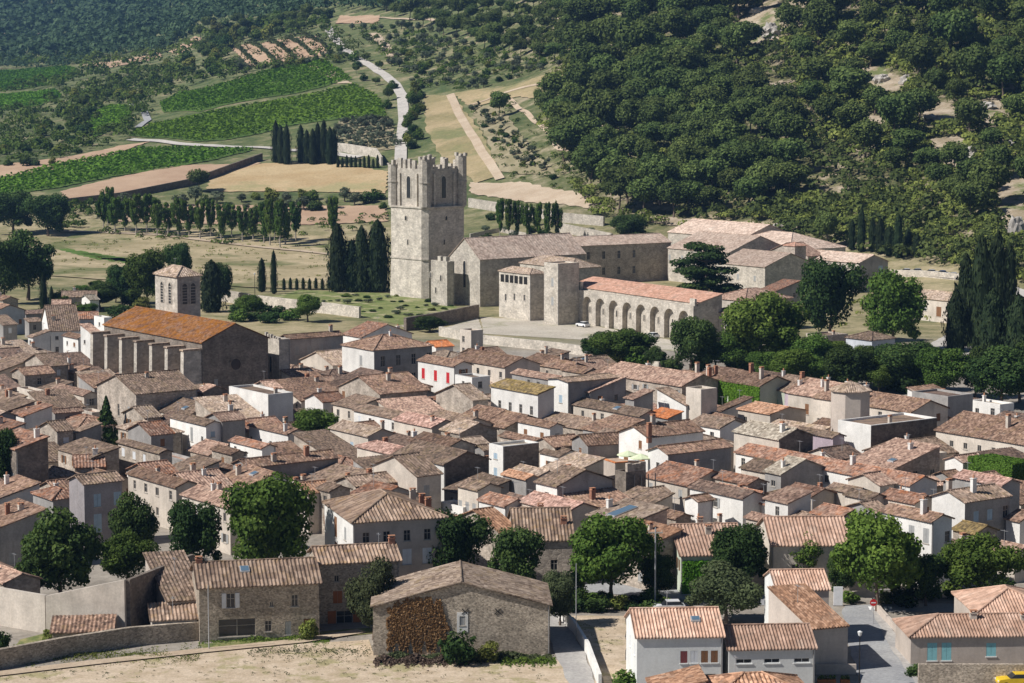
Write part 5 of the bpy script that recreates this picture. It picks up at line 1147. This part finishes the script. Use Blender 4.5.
scatter([(566,598),(668,604),(668,612),(566,612)], 16, ['bush'], (18,30), .7, 'hedge bush beneath the bright street tree', 'hedge under the street trees', 10, 17)
scatter([(590,358),(690,368),(720,376),(600,368)], 7, ['bush','dark'], (24,34), .8, 'riverside tree in front of the arcade', 'trees before the arcade', 14, 28)
scatter([(690,352),(830,366),(960,384),(940,402),(820,386),(700,374)], 24, ['bush','dark','broad'], (28,40), .75, 'dense riverside tree behind the village roofs', 'riverside trees', 15, 18)
scatter([(826,604),(1020,590),(1020,602),(830,608)], 9, ['bush'], (20,30), .7, 'hedge bush along the cross road', 'hedge along the cross road', 14, 19)
scatter([(60,296),(150,300),(140,320),(60,318)], 10, ['bush','broad'], (18,26), .8, 'garden tree around the farm roofs', 'trees around the farm roofs', 14, 20)
L_('bush', 458, 664, 42, 46, 'grey-green bush against the barn gable'); L_('bush', 488, 662, 30, 24, 'low green bush right of the gable bush'); L_('bush', 196, 648, 26, 14, None) if False else None
L_('bush', 308, 640, 24, 26, 'green bush at the foot of the orange-shuttered house'); L_('bush', 52, 646, 24, 20, 'round shrub below the sunlit yard wall'); L_('bush', 0, 652, 24, 30, 'dark shrub cut by the lower left edge')
L_('bush', 626, 694, 40, 24, 'grey-green shrub at the left foot of the four-window house'); L_('bush', 918, 676, 26, 16, 'shrub at the corner of the rubble base wall'); L_('bush', 580, 606, 26, 24, 'shrub at the top of the curved white wall')
# hillside pines: placed singly, denser in the middle of the slope
PINE_LB = dict(a='dark umbrella-shaped pine on the wooded right hillside', b='pine on the wooded crest above the olive terraces', c='scattered pine on the rocky right-hand slope')
def pines(poly, n, w0, lab, grp, mind, seed):
    scatter(poly, n, ['pine'], w0, .95, lab, grp, mind, seed)
pines([(575,20),(760,0),(760,60),(700,70),(800,130),(790,200),(700,225),(620,215),(560,165),(540,125),(570,95)], 125, (32,50), PINE_LB['a'], 'pines of the right hillside', 17.5, 21)
pines([(780,20),(1024,0),(1060,120),(1024,240),(960,235),(930,190),(820,140)], 60, (28,54), PINE_LB['c'], 'scattered pines of the rocky slope', 26, 22)
pines([(370,12),(570,-2),(570,64),(530,64),(420,28)], 62, (15,26), PINE_LB['b'], 'pines on the crest above the olive terraces', 12, 23)
pines([(560,-8),(1024,-10),(1024,16),(570,14)], 30, (24,38), 'pine crown along the hill\'s upper edge', 'pines along the upper edge', 18, 24)
# the rest of the hill wood and the distant forest, uncounted
ORCH = [(224,46),(320,33),(332,58),(248,72)]
def mass(name, regions, mat, label, cat, seed, excl=()):
    q = np.random.default_rng(seed); Cs, Ns, Ts, Sz = [], [], [], []
    for (poly, n, wr_, hf, k) in regions:
        xs = [p[0] for p in poly]; ys = [p[1] for p in poly]; c = 0
        while c < n:
            x, y = q.uniform(min(xs), max(xs)), q.uniform(min(ys), max(ys))
            if not inpoly(x, y, poly) or any(inpoly(x, y, e_) for e_ in excl): continue
            c += 1; P = atT(x, y); s = FPX / P.y; r = q.uniform(*wr_) / s / 2; hh = r * 2 * hf * q.uniform(.8, 1.2)
            d = q.normal(0, 1, (k, 3)); d /= np.linalg.norm(d, axis=1)[:, None]; d[:, 2] = np.abs(d[:, 2]) * 1.0 - .1; rr = q.uniform(.75, 1.05, k)[:, None]
            pos = np.array(P) + d * np.array([r, r, hh * .5]) * rr + np.array([0, 0, hh * .42])
            Cs.append(pos); d[:, 2] += .3; Ns.append(d); Ts.append(np.clip(q.uniform(0, .6) + q.uniform(0, .4, k), 0, 1)); Sz.append(np.full(k, r * .2))
    me = quads_mesh(name, np.vstack(Cs), np.concatenate(Sz), np.vstack(Ns), mat, np.concatenate(Ts), .45)
    return tag(link(name, me), label, cat, kind='stuff')
mass('distant_forest', [([(-40,-30),(340,-30),(330,14),(200,30),(160,56),(110,60),(-40,62)], 1500, (14,24), .9, 46), ([(330,-30),(600,-30),(560,2),(340,14)], 260, (14,24), .9, 46), ([(-40,60),(110,58),(60,70),(-40,70)], 120, (9,16), .8, 40)], LEAF['far'], 'bluish dark forest covering the far hills at upper left', 'forest', 61)
mass('garrigue_scrub', [([(560,170),(620,215),(700,225),(780,200),(930,190),(1030,240),(1030,285),(960,268),(860,240),(800,232),(720,232),(600,222)], 620, (8,18), .7, 60), ([(780,20),(1150,0),(1150,260),(1030,240),(930,190),(790,135)], 1600, (8,20), .7, 60), ([(560,40),(780,10),(800,190),(640,200),(540,130)], 700, (8,18), .7, 60)], LEAF['scrub'], 'yellow-green scrub covering the rocky hillside between pines', 'scrub', 62, BARE)
mass('hillside_bushes', [([(420,28),(570,62),(560,170),(620,215),(1150,300),(1150,0),(570,0)], 1800, (9,24), .8, 50), ([(200,40),(330,30),(380,60),(240,76)], 120, (7,13), .8, 26), ([(90,150),(60,118),(62,92),(140,75),(250,66),(160,88),(100,112)], 160, (7,14), .8, 26)], LEAF['pine'], 'low rounded bushes filling gaps between the hillside pines', 'bushes', 63, BARE)
mass('hedgerow_scrub', [([(-20,60),(110,56),(200,34),(330,26),(345,60),(330,66),(250,76),(160,100),(130,140),(60,160),(-20,170)], 620, (7,17), .8, 44), ([(345,22),(560,60),(560,68),(460,92),(420,90),(384,60)], 330, (5,10), .7, 36), ([(470,108),(505,100),(560,130),(600,200),(520,182),(500,176)], 120, (5,9), .7, 36), ([(46,205),(110,206),(110,222),(46,236)], 40, (8,16), .7, 44), ([(100,222),(390,214),(390,226),(240,246),(100,236)], 110, (6,12), .6, 36)], LEAF['broad'], 'low green scrub and hedges between the valley fields', 'scrub', 64, (V1, V2, V3, V4, V5, V6, ORCH))
# vines in rows
def vines(poly, ang, gap, label, seed, hgt=1.3, mat='vine', wl=1.0):
    P = [atT(*q_) for q_ in poly]; B = [(p.x, p.y) for p in P]; xs = [b[0] for b in B]; ys = [b[1] for b in B]; cx, cy = sum(xs)/len(xs), sum(ys)/len(ys)
    Rr = max(max(xs)-min(xs), max(ys)-min(ys)) * .75; c, s = math.cos(R(ang)), math.sin(R(ang)); C = []
    q = np.random.default_rng(seed)
    v = -Rr
    while v < Rr:
        u = -Rr
        while u < Rr:
            x, y = cx + u*c - v*s, cy + u*s + v*c
            if inpoly(x, y, B): C.append((x + q.uniform(-.3,.3), y + q.uniform(-.3,.3), hgt * q.uniform(.4, 1)))
            u += .8
        v += gap
    C = np.array(C); C[:, 2] += tz_arr(C[:, 0], C[:, 1]) + .5; C = np.vstack([C, C + q.uniform(-.4, .4, C.shape)])
    me = quads_mesh('vine_rows', C, wl, np.tile([0, 0, 1.0], (len(C), 1)), LEAF[mat], q.uniform(0, 1, len(C)) * .6 + .4 * (np.sin(C[:, 0]*.05) > 0) * q.uniform(0, 1, len(C)), .5)
    tag(link('vine_rows', me), label, 'vines', kind='stuff')
for pl, an, lb, sd in ((V1, 12, 'green vine rows of the upper valley vineyard', 1), (V2, 10, 'bright vine rows of the long middle vineyard', 2), (V3, 8, 'vine rows of the lowest long vineyard at left', 3), (V4, 4, 'vine rows of the farthest left vineyard', 4), (V5, 4, 'vine rows of the small strip under the farthest vineyard', 5), (V6, 60, 'vine rows of the small plot by the bend', 6)):
    vines(pl, an, 3.4, lb, sd, wl=.85)
vines([(228,48),(318,36),(328,56),(250,68)], 100, 11, 'grey-green tree rows on the striped orchard above the vineyards', 9, 3.0, 'dusty2', 1.3)
vines([(470,110),(480,107),(545,165),(560,178),(545,178)], 62, 16, 'grey-green hedge rows between the tracks behind the tower', 10, 2.5, 'olive', 1.1)
vines([(338,122),(388,118),(400,150),(334,150)], 10, 8, 'grey-green olive rows of the grove below the vineyards', 11, 2.0, 'olive', .9)
for k in range(5):
    sheet('vegetable_bed', [(58+k*13,250+k*2.2),(68+k*13,249+k*2.2),(112+k*13,259+k*1.6),(100+k*13,261+k*1.6)], G['vine'], off=.34)
mass('meadow_tufts', [([(46,242),(240,232),(388,242),(388,290),(250,286),(60,274)], 420, (2.5,7), .45, 16), ([(470,240),(600,250),(560,256),(480,250)], 30, (4,9), .5, 20), ([(800,300),(960,300),(960,330),(800,330)], 60, (6,12), .6, 30)], LEAF['scrub'], 'weed tufts scattered over the dry valley meadow', 'weeds', 66)
mass('field_tufts', [([(-10,672),(300,646),(560,660),(570,683),(0,683)], 260, (2,6), .5, 14), ([(572,620),(622,620),(622,660),(600,655)], 40, (2,5), .5, 12)], LEAF['olvd'], 'dry tufts scattered over the cut field in front', 'weeds', 67)
# rocks
def rock(px, py, wpx, hpx, label, grp=None):
    P = atT(px, py); s = FPX / P.y; r = wpx / s / 2 * 1.0; hpx *= .62; P.z += hpx / s * .25; V = []; v, f = ico((0,0,0), (r, r*.8, hpx/s), 3, .0)
    n_ = np.sin(v[:,0]*1.7 + px) * np.sin(v[:,2]*2.3 + py) * np.cos(v[:,1]*1.9); v *= (1 + .28*n_ + rng.uniform(-.09,.09,len(v)))[:, None]
    me = bpy.data.meshes.new('rock_outcrop'); me.from_pydata(v.tolist(), [], f); me.materials.append(M_rock); o = link('rock_outcrop', me, None, tuple(P)); tag(o, label, 'rock', grp)
M_rock = mk_wall('limestone', (.50,.46,.41), .45)
for x, y, w_, h_, lb in ((758,12,16,6,'bare rock patch near the top of the hill'),(738,36,26,12,'broad tan rock patch high on the hill'),(664,54,14,9,'single white boulder among the dense pines'),(882,82,18,10,'white cliff block in the middle of the right slope'),(905,84,12,12,'second white cliff block right of the middle one'),(772,36,20,16,'grey rock slab beside the big upper pine'),(772,92,14,8,'grey rock left of the mid-slope pine'),(985,108,22,8,'pale rocks right of the cliff blocks'),(1010,150,16,12,'rock by the right edge of the hill'),(972,158,12,16,'streaked rock low on the right slope'),(988,192,24,12,'pale rock near the right cypresses'),(1016,236,18,26,'rock face at the right edge by the cypresses'),(930,118,14,5,'small flat rock below the cliff blocks'),(786,226,28,4,'low stony bank above the abbey roofs')):
    rock(x, y, w_, h_, lb)
# ivy on walls, hedge, creeper
def leaf_panel(parent, face, u0, u1, z0, z1, n, size, mat, name, ragged=0, holes=(), d=-.12):
    q = np.random.default_rng(n); u = q.uniform(u0, u1, n); z = q.uniform(z0, z1, n)
    if ragged:
        nz = np.sin(u*5.3) * .3 + np.sin(u*11.7 + z*2) * .18; um = (u - u0) / (u1 - u0)
        lim = z0 + (z1 - z0) * (.80 + .2*np.sin(np.clip(um, 0, 1)*3.0)) + nz - .9*(um > .86) * (um - .86) * 22; lo = z0 + np.abs(np.sin(u*1.9)) * 1.5 * np.abs(np.sin(u*4.1)) + .3
        k = (z < lim) & (z > lo) & (u > u0 + .25*np.sin(z*3.1) + .2*np.sin(z*7)) & (u < u1 - .3*np.sin(z*2.7+1) - .2*np.sin(z*8)) & (q.random(len(u)) < .5 + .5*np.sin(u*2.2+z*.6)**2); u, z = u[k], z[k]
    for (hu, hz, hw, hh) in holes: k = ~((abs(u-hu) < hw/2) & (z > hz) & (z < hz+hh)); u, z = u[k], z[k]
    dd = np.full(len(u), d) + q.uniform(-.12, .03, len(u)); C = np.stack([u, dd, z], 1) if face == 0 else np.stack([dd, u, z], 1)
    nr = np.tile([0,-1,.3] if face == 0 else [-1,0,.3], (len(u), 1)).astype(float)
    return link(name, quads_mesh(name, C, size, nr, LEAF[mat], q.uniform(0,1,len(u)), .45), parent)
leaf_panel(IVY['o'], 1, 0, IVY['a'], 0, 8.4, 9000, .22, 'ivy', 'ivy', 0, [q[:4] for q in row(4,24,4.6,.8,1.4,'open',3,4)])
leaf_panel(IV2['o'], 0, .2, IV2['b'], 0, 4.2, 5000, .16, 'ivy', 'ivy')
leaf_panel(BN['o'], 0, 1.5, 8.6, -.1, 6.7, 12000, .11, 'brown', 'creeper', 1.0, (), -.03)
X0, Y0 = at(1006, 482, 0); X0 -= 0
def hedge(px, py, w_, dp, h_, label):
    X, Y = at(px, py, h_); o = empty('clipped_hedge', (X, Y, 0), R(36)); tag(o, label, 'hedge'); mb = MB(); mb.box(.1, w_-.1, .1, dp-.1, 0, h_-.1); q = np.random.default_rng(4)
    C, Nn = [], []
    for (n, f) in ((2200, lambda u, v: (u*w_, 0, v*h_, 0,-1,.2)), (2600, lambda u, v: (0, u*dp, v*h_, -1,0,.2)), (2600, lambda u, v: (u*w_, v*dp, h_, 0,0,1))):
        for _ in range(n): r = f(q.random(), q.random()); C.append(r[:3]); Nn.append(r[3:])
    link('foliage', quads_mesh('foliage', np.array(C, float), .16, np.array(Nn, float), LEAF['hedge'], q.uniform(0,1,len(C)), .4, (np.array(mb.v), [list(f) for f in mb.f])), o)
hedge(1012, 464, 5, 9, 7, 'tall block of clipped bright green hedge at the right edge')
hedge(1024, 538, 5, 5, 3.5, 'low bright green hedge at the far right below the tall block') if False else None
# ---------------------------------------------------------------- small things
def pole(px, py, h, r, label, cat='pole', arm=False, lamp=False, name='utility_pole', mat=None):
    P = atT(px, py); o = empty(name, tuple(P)); tag(o, label, cat); mb = MB(); mb.tube((0,0,-.3),(0,0,h), r, r*.7, 8); mb.build('post', [mat or M_metal], o)
    if arm: m2_ = MB(); m2_.box(-.9,.9,-.06,.06,h-.7,h-.55); [m2_.tube((x,0,h-.55),(x,0,h-.3),.05,.04,6) for x in (-.8,0,.8)]; m2_.build('crossarm', [M_frame], o)
    if lamp:
        m3 = MB(); m3.tube((0,0,h),(0,0,h+.12),.05,.05,6); m3.tube((0,0,h+.1),(0,0,h+.5),.16,.26,8); m3.tube((0,0,h+.5),(0,0,h+.62),.28,.08,8); m3.build('lantern', [plain('lantern_glass', (.7,.7,.68), .3)], o)
    return o
pole(859, 690, 5.6, .07, 'street lamp on the corner pavement in the long road shadow', 'street lamp', lamp=True, name='street_lamp', mat=M_dark)
pole(255, 303, 8, .1, 'small dark lamp post above the pale garden wall', 'street lamp', lamp=True, name='street_lamp', mat=M_dark)
pole(576, 640, 9.0, .06, 'slim grey pole behind the curved white wall', arm=False); pole(655, 608, 10, .12, 'pale utility pole with crossarm behind the four-window house', arm=True)
pole(209, 650, 7.5, .07, 'thin pole against the white-shuttered stone house front', mat=M_metal)
sg = pole(873, 624, 3.0, .05, 'round red no-entry sign at the road junction', 'road sign', name='road_sign'); mb = MB()
mb.prism([(.42*math.cos(6.283*i/20), .42*math.sin(6.283*i/20)) for i in range(20)], -.02, .02); d_ = mb.build('sign_disc', [plain('sign_red', (.6,.03,.03))], sg, (0,-.08,2.6)); d_.rotation_euler = (R(90),0,0)
m2_ = MB(); m2_.box(-.28,.28,-.07,.07,-.03,.03); b_ = m2_.build('sign_bar', [plain('sign_white', (.8,.8,.8))], d_)
b_.location = (0,0,0)
P = atT(838, 606); pn = empty('notice_pillar', tuple(P)); tag(pn, 'tall white rectangular panel standing by the cross road', 'panel'); mb = MB(); mb.box(-.55,.55,-.12,.12,0,2.4); mb.build('panel', [plain('panel_white', (.75,.76,.78))], pn); mb = MB(); mb.box(-.62,.62,-.2,.2,-.2,.12); mb.build('base', [WALL['gy']], pn)
# parasols and terrace furniture
def parasol(px, py, z, label):
    X, Y = at(px, py, z + 2.0); o = empty('parasol', (X, Y, z)); tag(o, label, 'parasol'); mb = MB(); mb.tube((0,0,0),(0,0,2.4),.03,.03,6); mb.build('pole', [M_metal], o)
    mb = MB(); K = 8; ring = [(1.7*math.cos(6.283*i/K), 1.7*math.sin(6.283*i/K), 1.95) for i in range(K)]
    for i in range(K): mb.face([ring[i], ring[(i+1)%K], (0,0,2.55)]); a, b = ring[i], ring[(i+1)%K]; mb.face([(a[0],a[1],1.78),(b[0],b[1],1.78),b,a])
    mb.build('canopy', [plain('parasol_cloth', (.62,.68,.45))], o); mb = MB(); mb.tube((0,0,0),(0,0,.1),.3,.3,12); mb.build('base', [M_metal], o)
zt = 4.8
parasol(628, 454, zt, 'left open pale-green parasol on the roof terrace'); parasol(641, 457, zt, 'right open pale-green parasol on the roof terrace')
X, Y = at(634, 461, zt + .7); tb = empty('terrace_table', (X, Y, zt)); tag(tb, 'dark table between the parasols on the roof terrace', 'table'); mb = MB(); mb.box(-.9,.9,-.45,.45,.7,.75); mb.build('tabletop', [M_metal], tb)
for sx in (-.8,.8):
    for sy in (-.38,.38): m_ = MB(); m_.box(sx-.03,sx+.03,sy-.03,sy+.03,0,.7); m_.build('leg', [M_metal], tb)
mb = MB(); t_ = TERR; mb.box(-.06,.42,-.06,t_['a']+.06,5.1,5.25); mb.box(.43,t_['b']+.06,-.06,.42,5.1,5.25); mb.build('coping', [ROOF['orr']], t_['o'])
mb = MB(); q = random.Random(5); r_ = RUIN
for i in range(7): x = q.uniform(.2, r_['b']-.8); mb.box(x, x+q.uniform(.5,1.1), .02, .5, 7.5, 7.6 + q.uniform(.2, 1.3))
mb.build('broken_wall_top', [WALL['st']], r_['o'])
for i in range(4): m_ = MB(); x = 1.0 + i*1.3; m_.tube((x,-.9,-.2),(x+.5,-.1,7.0),.11,.09,6); m_.build('timber_prop', [M_pbark], r_['o'])
# skylights
def skylight(rec, fx, fy, w_, l_, ax=0):
    x, y = fx*rec['b'], fy*rec['a']; dx = .05; z = rec['rz'](x, y); zx = (rec['rz'](x+dx, y)-z)/dx; zy = (rec['rz'](x, y+dx)-z)/dx
    P_ = lambda u, v, e: (x+u, y+v, z + zx*u + zy*v + e); mb = MB(); g_ = MB()
    mb.face([P_(-w_-.1,-l_-.1,.24),P_(w_+.1,-l_-.1,.24),P_(w_+.1,l_+.1,.24),P_(-w_-.1,l_+.1,.24)]); g_.face([P_(-w_,-l_,.28),P_(w_,-l_,.28),P_(w_,l_,.28),P_(-w_,l_,.28)])
    for (a_, b_) in (((-w_-.1,-l_-.1),(w_+.1,-l_-.1)),((-w_-.1,l_+.1),(-w_-.1,-l_-.1)),((w_+.1,-l_-.1),(w_+.1,l_+.1))): mb.face([P_(*a_,-.05),P_(*b_,-.05),P_(*b_,.24),P_(*a_,.24)])
    o = mb.build('skylight', [M_metal], rec['ro']); g_.build('pane', [M_sky], o)
gs = N('skylight_glass'); gs.b.inputs['Roughness'].default_value = .25; gs.b.inputs['Specular IOR Level'].default_value = .6; M_sky = gs.out((.10,.16,.22))
skylight(SKY, .42, .55, 1.9, .8)
for rec in HOUSES:
    if rec['label'] is None and rec['area'] > 60 and random.random() < .16 and rec['typ'] != 'FLAT': skylight(rec, random.uniform(.2,.35), random.uniform(.2,.4), .4, .55)
skylight(F1, .4, .3, .45, .5); skylight(M1, .72, .28, .4, .3)
# cars
def car(px, py, rz, col, label, group=None, world=None):
    P = world or atT(px, py); o = empty('parked_car', tuple(P), rz); tag(o, label, 'car', group)
    if 'car' + str(col) not in _wc:
        mb = MB(); prof = [(-2.05,.35),(-2.1,.62),(-1.95,.88),(-1.2,.98),(-.75,1.0),(1.45,1.0),(2.0,.92),(2.1,.6),(2.0,.32)]
        hw = .86
        for s in (-1, 1): mb.face([(x, s*hw, z) for x, z in (prof if s < 0 else prof[::-1])])
        for i in range(len(prof)): a_, b_ = prof[i], prof[(i+1) % len(prof)]; mb.face([(a_[0],-hw,a_[1]),(a_[0],hw,a_[1]),(b_[0],hw,b_[1]),(b_[0],-hw,b_[1])])
        mb.box(-.25, 1.35, -.66, .66, 1.38, 1.46)
        body = mb.mesh('body', [plain('car_paint_%d' % len(_wc), col, .3, .5)])
        g_ = MB(); lo = [(-.85,-.8),(1.75,-.8),(1.75,.8),(-.85,.8)]; g_.prism(lo, .99, 1.39, 0, [(-.25,-.66,1.39),(1.35,-.66,1.39),(1.35,.66,1.39),(-.25,.66,1.39)]); glm = g_.mesh('windscreen', [M_glass])
        w_ = MB(); w_.tube((0,-.11,0),(0,.11,0),.32,.32,14); wm = w_.mesh('wheel', [M_dark]); _wc['car' + str(col)] = (body, glm, wm)
        hb_ = MB(); hb_.box(-.03,.02,-.17,.17,-.08,.08); _wc['hl'] = hb_.mesh('headlight', [M_wfr])
    body, glm, wm = _wc['car' + str(col)]; link('body', body, o); link('windows', glm, o)
    for x in (-1.3, 1.3):
        for y in (-.8, .8): link('wheel', wm, o, (x, y, .32))
    for y in (-.6, .6): link('headlight', _wc['hl'], o, (-2.09, y, .72))
YL, WT_, BL_, SV_, RD_ = (.75,.50,.02), (.72,.72,.72), (.06,.12,.28), (.42,.44,.46), (.35,.03,.03)
car(1016, 686, R(4), YL, 'bright yellow car at the bottom right corner')
for x, y, c_, lb in ((150,640,BL_,'dark blue car parked in the yard left of the stone house'),(166,636,SV_,'silver car in the middle of the yard behind the rubble wall'),(183,637,WT_,'white car beside the stone house wall in the yard')): car(x, y, R(20), c_, lb)
car(668, 612, R(5), WT_, 'white car glimpsed behind the four-window house')
for i, (x, y, c_) in enumerate(((905,268,WT_),(916,268,SV_),(930,269,WT_),(941,270,BL_),(952,272,WT_),(961,274,SV_))): car(x, y + 5, R(-4), c_, None, 'cars on the road above the long low range')
for x, y, lb in ((583,327,'white van parked under the arcade\'s left arches'),(652,338,'white vehicle parked before the arcade\'s right arches')): car(x, y, R(-55), WT_, lb)
car(990, 606, R(2), SV_, 'silver car glimpsed behind the bungalow roof') if False else None
# planters by the corner, pots
for x, lb in ((822,'left wooden planter box by the street lamp'),(831,'middle wooden planter box by the street lamp'),(845,'right wooden planter box by the street lamp')):
    P = atT(x, 684); o = empty('planter', tuple(P)); tag(o, lb, 'planter'); mb = MB(); mb.box(-.5,.5,-.3,.3,0,.55); mb.build('box', [SH['og']], o); C = rng.uniform([-.45,-.25,.55],[.45,.25,.95],(140,3)); link('plants', quads_mesh('plants', C, .09, np.tile([0,0,1.],(140,1)), LEAF['broad'], rng.uniform(0,1,140)), o)
# field edge debris: woodpile and dry heap
def heap(px0, px1, py, h_, n, mat, name, label, cat, size=.16, sp=1.0):
    A0, A1 = atT(px0, py), atT(px1, py); t = rng.uniform(0, 1, n); w_ = rng.normal(0, .6, n) * sp * (.5 + np.abs(np.sin(t*23) + np.sin(t*57))); z = h_ * rng.uniform(0, 1, n) * np.exp(-w_**2) * (.6 + .4*np.sin(t*19)) * np.clip(np.minimum(t, 1-t)*9, 0, 1)
    C = np.stack([A0.x + (A1.x-A0.x)*t, A0.y + (A1.y-A0.y)*t + w_, z + .05], 1); me = quads_mesh(name, C, size, np.tile([0,-.4,1.],(n,1)), mat, rng.uniform(0,1,n), .8); tag(link(name, me), label, cat, kind='stuff')
heap(378, 552, 659, .9, 7000, LEAF['olvd'], 'weeds', 'dry weeds growing along the barn foot', 'weeds'); heap(374, 470, 662, .9, 3500, mk_leaf('dead_brush', (.07,.05,.035), (.12,.09,.065), (.2,.15,.11)), 'dead_brush', 'heap of dead brushwood at the barn\'s left corner', 'brushwood')
heap(200, 330, 640, .5, 5000, LEAF['bright'], 'verge_grass', 'green grass along the foot of the stone houses', 'grass', .09, 1.6); heap(0, 200, 656, .35, 5000, LEAF['scrub'], 'field_edge_grass', 'tufts of grass along the rubble field wall', 'grass', .08, 2.2)
heap(250, 372, 652, .3, 1300, LEAF['olvd'], 'dry_tufts', 'dry tufts on the bank before the barn', 'dry grass', .08, 2.2); heap(500, 556, 662, .6, 1800, LEAF['bright'], 'green_weeds', 'fresh green weeds at the barn\'s right foot', 'weeds', .12)
for o_ in list(bpy.data.objects):
    if o_.name.startswith('cypress_tree') and o_.get('group') == 'cypresses left of the abbey tower' and not o_.get('label'): o_['label'] = 'bulky dark cypress in the tight group left of the abbey tower'
for o_ in list(bpy.data.objects):
    if o_.get('group') == 'cars on the road above the long low range': o_['label'] = 'small parked car in the roadside line above the long low range'
# ---------------------------------------------------------------- house labels
LM = [('the church',180,345),('the bell tower',177,285),('the broad hipped two-storey house',385,345),('the red-shuttered house',437,372),('the mossy-roofed white house',515,395),('the five-window cream house',480,362),
 ('the ivy-covered house',740,390),('the octagonal turret',853,400),('the tall green hedge',1006,470),('the parasol terrace',632,455),('the new orange roof',665,410),('the jagged ruin',632,485),('the fir tree',107,425),('the round centre tree',316,430),
 ('the mauve-grey shuttered house',100,500),('the long stone gable house',150,400),('the big blank white wall',250,400),('the four-shuttered grey house',290,475),('the stripy hipped house',370,530),('the clean white house',910,520),
 ('the pale patched roof',770,435),('the white walled court',860,440),('the skylight roof',625,510),('the bright street tree',612,560),('the twin dark trees',485,545),('the salmon-striped roof',810,545),('the tall dark-sided house',20,460),('the even pink roof',425,418),('the wide grey gable',580,480),('the narrow-faced flat block',510,455),('the long tiny-windowed house',985,440)]
FORM = dict(L='gabled', R='ridged', ML='lean-to', MR='lean-to', HIP='hipped', FLAT='flat-topped')
def direction(dx, dy):
    a = math.degrees(math.atan2(-dy * 1.3, dx)) % 360
    return ['right of', 'up-right of', 'behind', 'up-left of', 'left of', 'down-left of', 'below', 'down-right of'][int((a + 22.5) // 45) % 8]
used = set()
def names(rec, lm, suffix=''):
    sz = 'large' if rec['area'] > 190 else 'small' if rec['area'] < 55 else 'mid-sized'
    d = direction(rec['px'] - lm[1], rec['py'] - lm[2])
    return f"{sz} {RNAME[rec['roof']]} {WNAME[rec['wall']]} {FORM[rec['typ']]} house {d} {lm[0]}{suffix}"
for rec in HOUSES:
    o = rec['o']; tag(o, rec['label'], rec['cat'], rec['group'])
    if rec['label']: used.add(rec['label'])
for rec in HOUSES:
    if rec['label']: continue
    c = sorted(LM, key=lambda l: math.hypot(rec['px']-l[1], (rec['py']-l[2])*1.6)); lab = None
    for l in c[:3]:
        t = names(rec, l)
        if t not in used and len(t.split()) <= 16: lab = t; break
    if not lab:
        for l in c[:2]:
            for sfx in (', farther out', ', farthest out'):
                t = names(rec, l, sfx)
                if t not in used and len(t.split()) <= 16: lab = t; break
            if lab: break
    if not lab:
        for l in LM:
            t = names(rec, l)
            if t not in used and len(t.split()) <= 16: lab = t; break
    rec['o']['label'] = lab; used.add(lab); rec['o']['group'] = 'village houses'
print('houses', len(HOUSES), 'objects', len(bpy.data.objects))

ORD = ORD + ['twentieth']
grp = {}
for o in bpy.data.objects:
    if o.get('label') and o.get('group') and o['group'] != 'village houses' and o.parent is None: grp.setdefault(o['group'], []).append(o)
for g_, L in grp.items():
    if len(L) < 2 or len(L) > 20 or len({o['label'] for o in L}) == len(L): continue
    L.sort(key=lambda o: proj(*o.location)[0])
    for i, o in enumerate(L): o['label'] = o['label'] + f", {ORD[i]} from the left"
